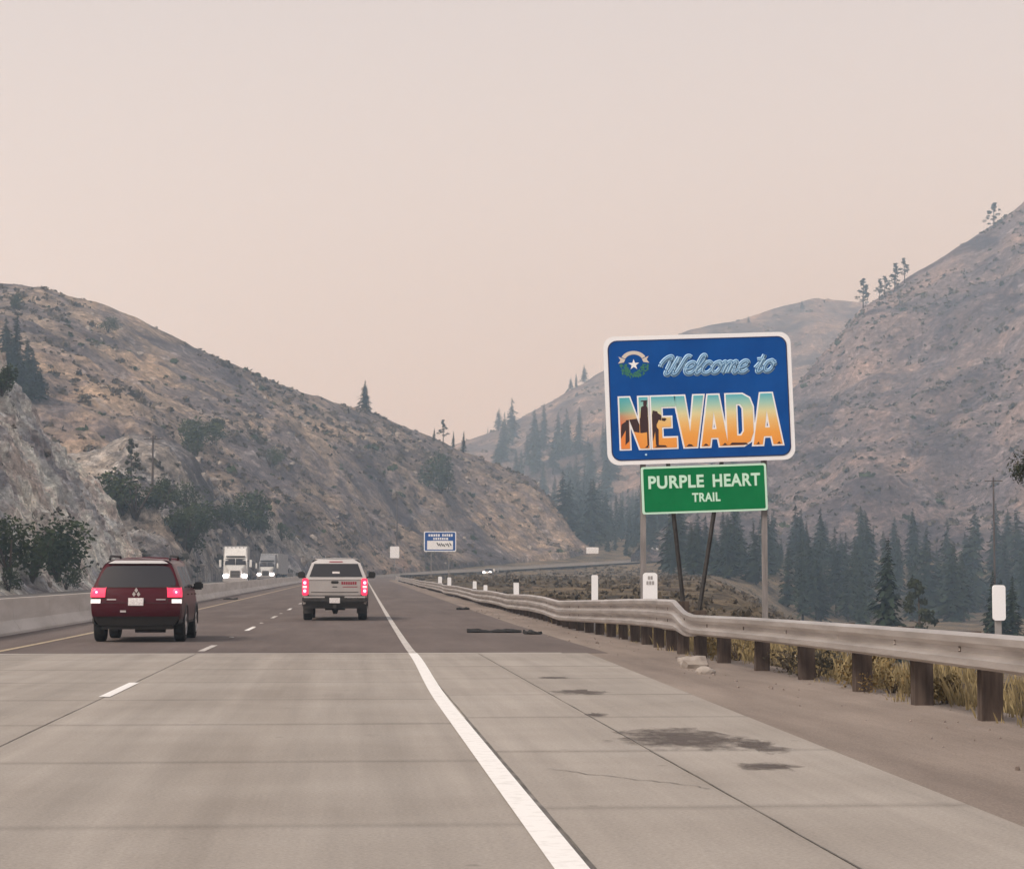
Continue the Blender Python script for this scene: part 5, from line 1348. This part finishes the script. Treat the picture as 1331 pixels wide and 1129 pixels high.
def far_car():
    d = 470.0; x = P(633, 728, d).x; z = P(633, 733, d).z; zz = max(z, drop(x, d, 'GC'))
    t = empty('far_car', (x, d, zr(d) if abs(x-cx(d)) < 30 else zz), R(180-12)); tag(t, 'distant white car with headlights on rounding the curve, towing a trailer', 'car')
    MB().add([(-.9, -4.4, .35), (.9, -4.4, .35), (.88, 0, .4), (-.88, 0, .4), (-.9, -4.4, .95), (.9, -4.4, .95), (.85, -.1, .85), (-.85, -.1, .85)],
             [(0, 1, 2, 3), (4, 5, 6, 7), (0, 1, 5, 4), (1, 2, 6, 5), (2, 3, 7, 6), (3, 0, 4, 7)]).build('body', M['white_truck'], t, bevel=.08, smooth=True)
    MB().add([(-.8, -4.1, .95), (.8, -4.1, .95), (.78, -1.2, .92), (-.78, -1.2, .92), (-.65, -3.7, 1.5), (.65, -3.7, 1.5), (.62, -2.0, 1.48), (-.62, -2.0, 1.48)],
             [(4, 5, 6, 7), (0, 1, 5, 4), (1, 2, 6, 5), (2, 3, 7, 6), (3, 0, 4, 7)]).build('cabin', M['glass'], t, bevel=.05)
    MB().box((0, -2.85, 1.52), (1.28, 1.7, .06)).build('roof', M['white_truck'], t, bevel=.02)
    for s in (-1, 1):
        MB().box((s*.66, .0, .72), (.44, .14, .28)).build('headlight', M['head'], t, bevel=.04)
        for y in (-.9, -3.5): wheel(t, s*.8, y, .33, .22, n=14)
    tr_ = MB().bbox(-.95, .95, -11, -5.4, .55, 1.45).build('trailer', M['white_truck'], t, bevel=.05)
    for s in (-1, 1): wheel(t, s*.9, -8.6, .33, .2, n=14)
    MB().box((0, -4.9, .5), (.1, 1.2, .08)).build('drawbar', M['black'], t)
far_car()

# far guardrail along the curve
fg = empty('guardrail', (0, 420, 0)); tag(fg, 'distant dark guardrail following the right-hand curve of the road', 'guardrail')
ysf = list(np.arange(345, 650, 8))
for a, c in zip(ysf[:-1], ysf[1:]):
    mb = MB(); vs, fs = [], []
    for y in (a, c):
        for dz, dx in ((.25, 0), (.25, .09), (.85, .09), (.85, 0)): vs.append((6.2+cx(y)+dx, y-420, zr(y)+dz))
    mb.add(vs, [(0, 1, 5, 4), (1, 2, 6, 5), (2, 3, 7, 6), (3, 0, 4, 7), (0, 3, 2, 1), (4, 5, 6, 7)]).build('beam', M['dark_steel'], fg)
    MB().box((6.4+cx(a), a-420, zr(a)+.2), (.2, .2, 1.0)).build('post', M['dark_steel'], fg)

# ------------------------------------------------------------------ smoky air
def haze():
    X0, X1, Y0, Y1 = -500, 700, -100, 2020; lo, hi = -12.0, 0.0
    for o in scene.objects:
        if o.type == 'MESH':
            for c in o.bound_box:
                w_ = o.matrix_world @ Vector(c); lo = min(lo, w_.z); hi = max(hi, w_.z)
                X0 = min(X0, w_.x-20); X1 = max(X1, w_.x+20); Y1 = max(Y1, w_.y+20); Y0 = min(Y0, w_.y-20)
    m = bpy.data.materials.new('smoke_air'); m.use_nodes = True; nt = m.node_tree; nt.nodes.clear()
    v = nt.nodes.new('ShaderNodeVolumePrincipled'); o_ = nt.nodes.new('ShaderNodeOutputMaterial')
    v.inputs['Color'].default_value = HAZE_COL; v.inputs['Density'].default_value = HAZE_DEN; v.inputs['Anisotropy'].default_value = 0.5; v.inputs['Absorption Color'].default_value = (1, 1, 1, 1)
    nt.links.new(v.outputs[0], o_.inputs['Volume'])
    o = MB().bbox(X0, X1, Y0, Y1, lo-1, hi+6).build('haze', m); tag(o, 'even pale wildfire smoke filling the canyon air', 'haze', kind='stuff')
HAZE_COL = (.58, .79, 1.0, 1); HAZE_DEN = .00066
bpy.context.view_layer.update()
haze()
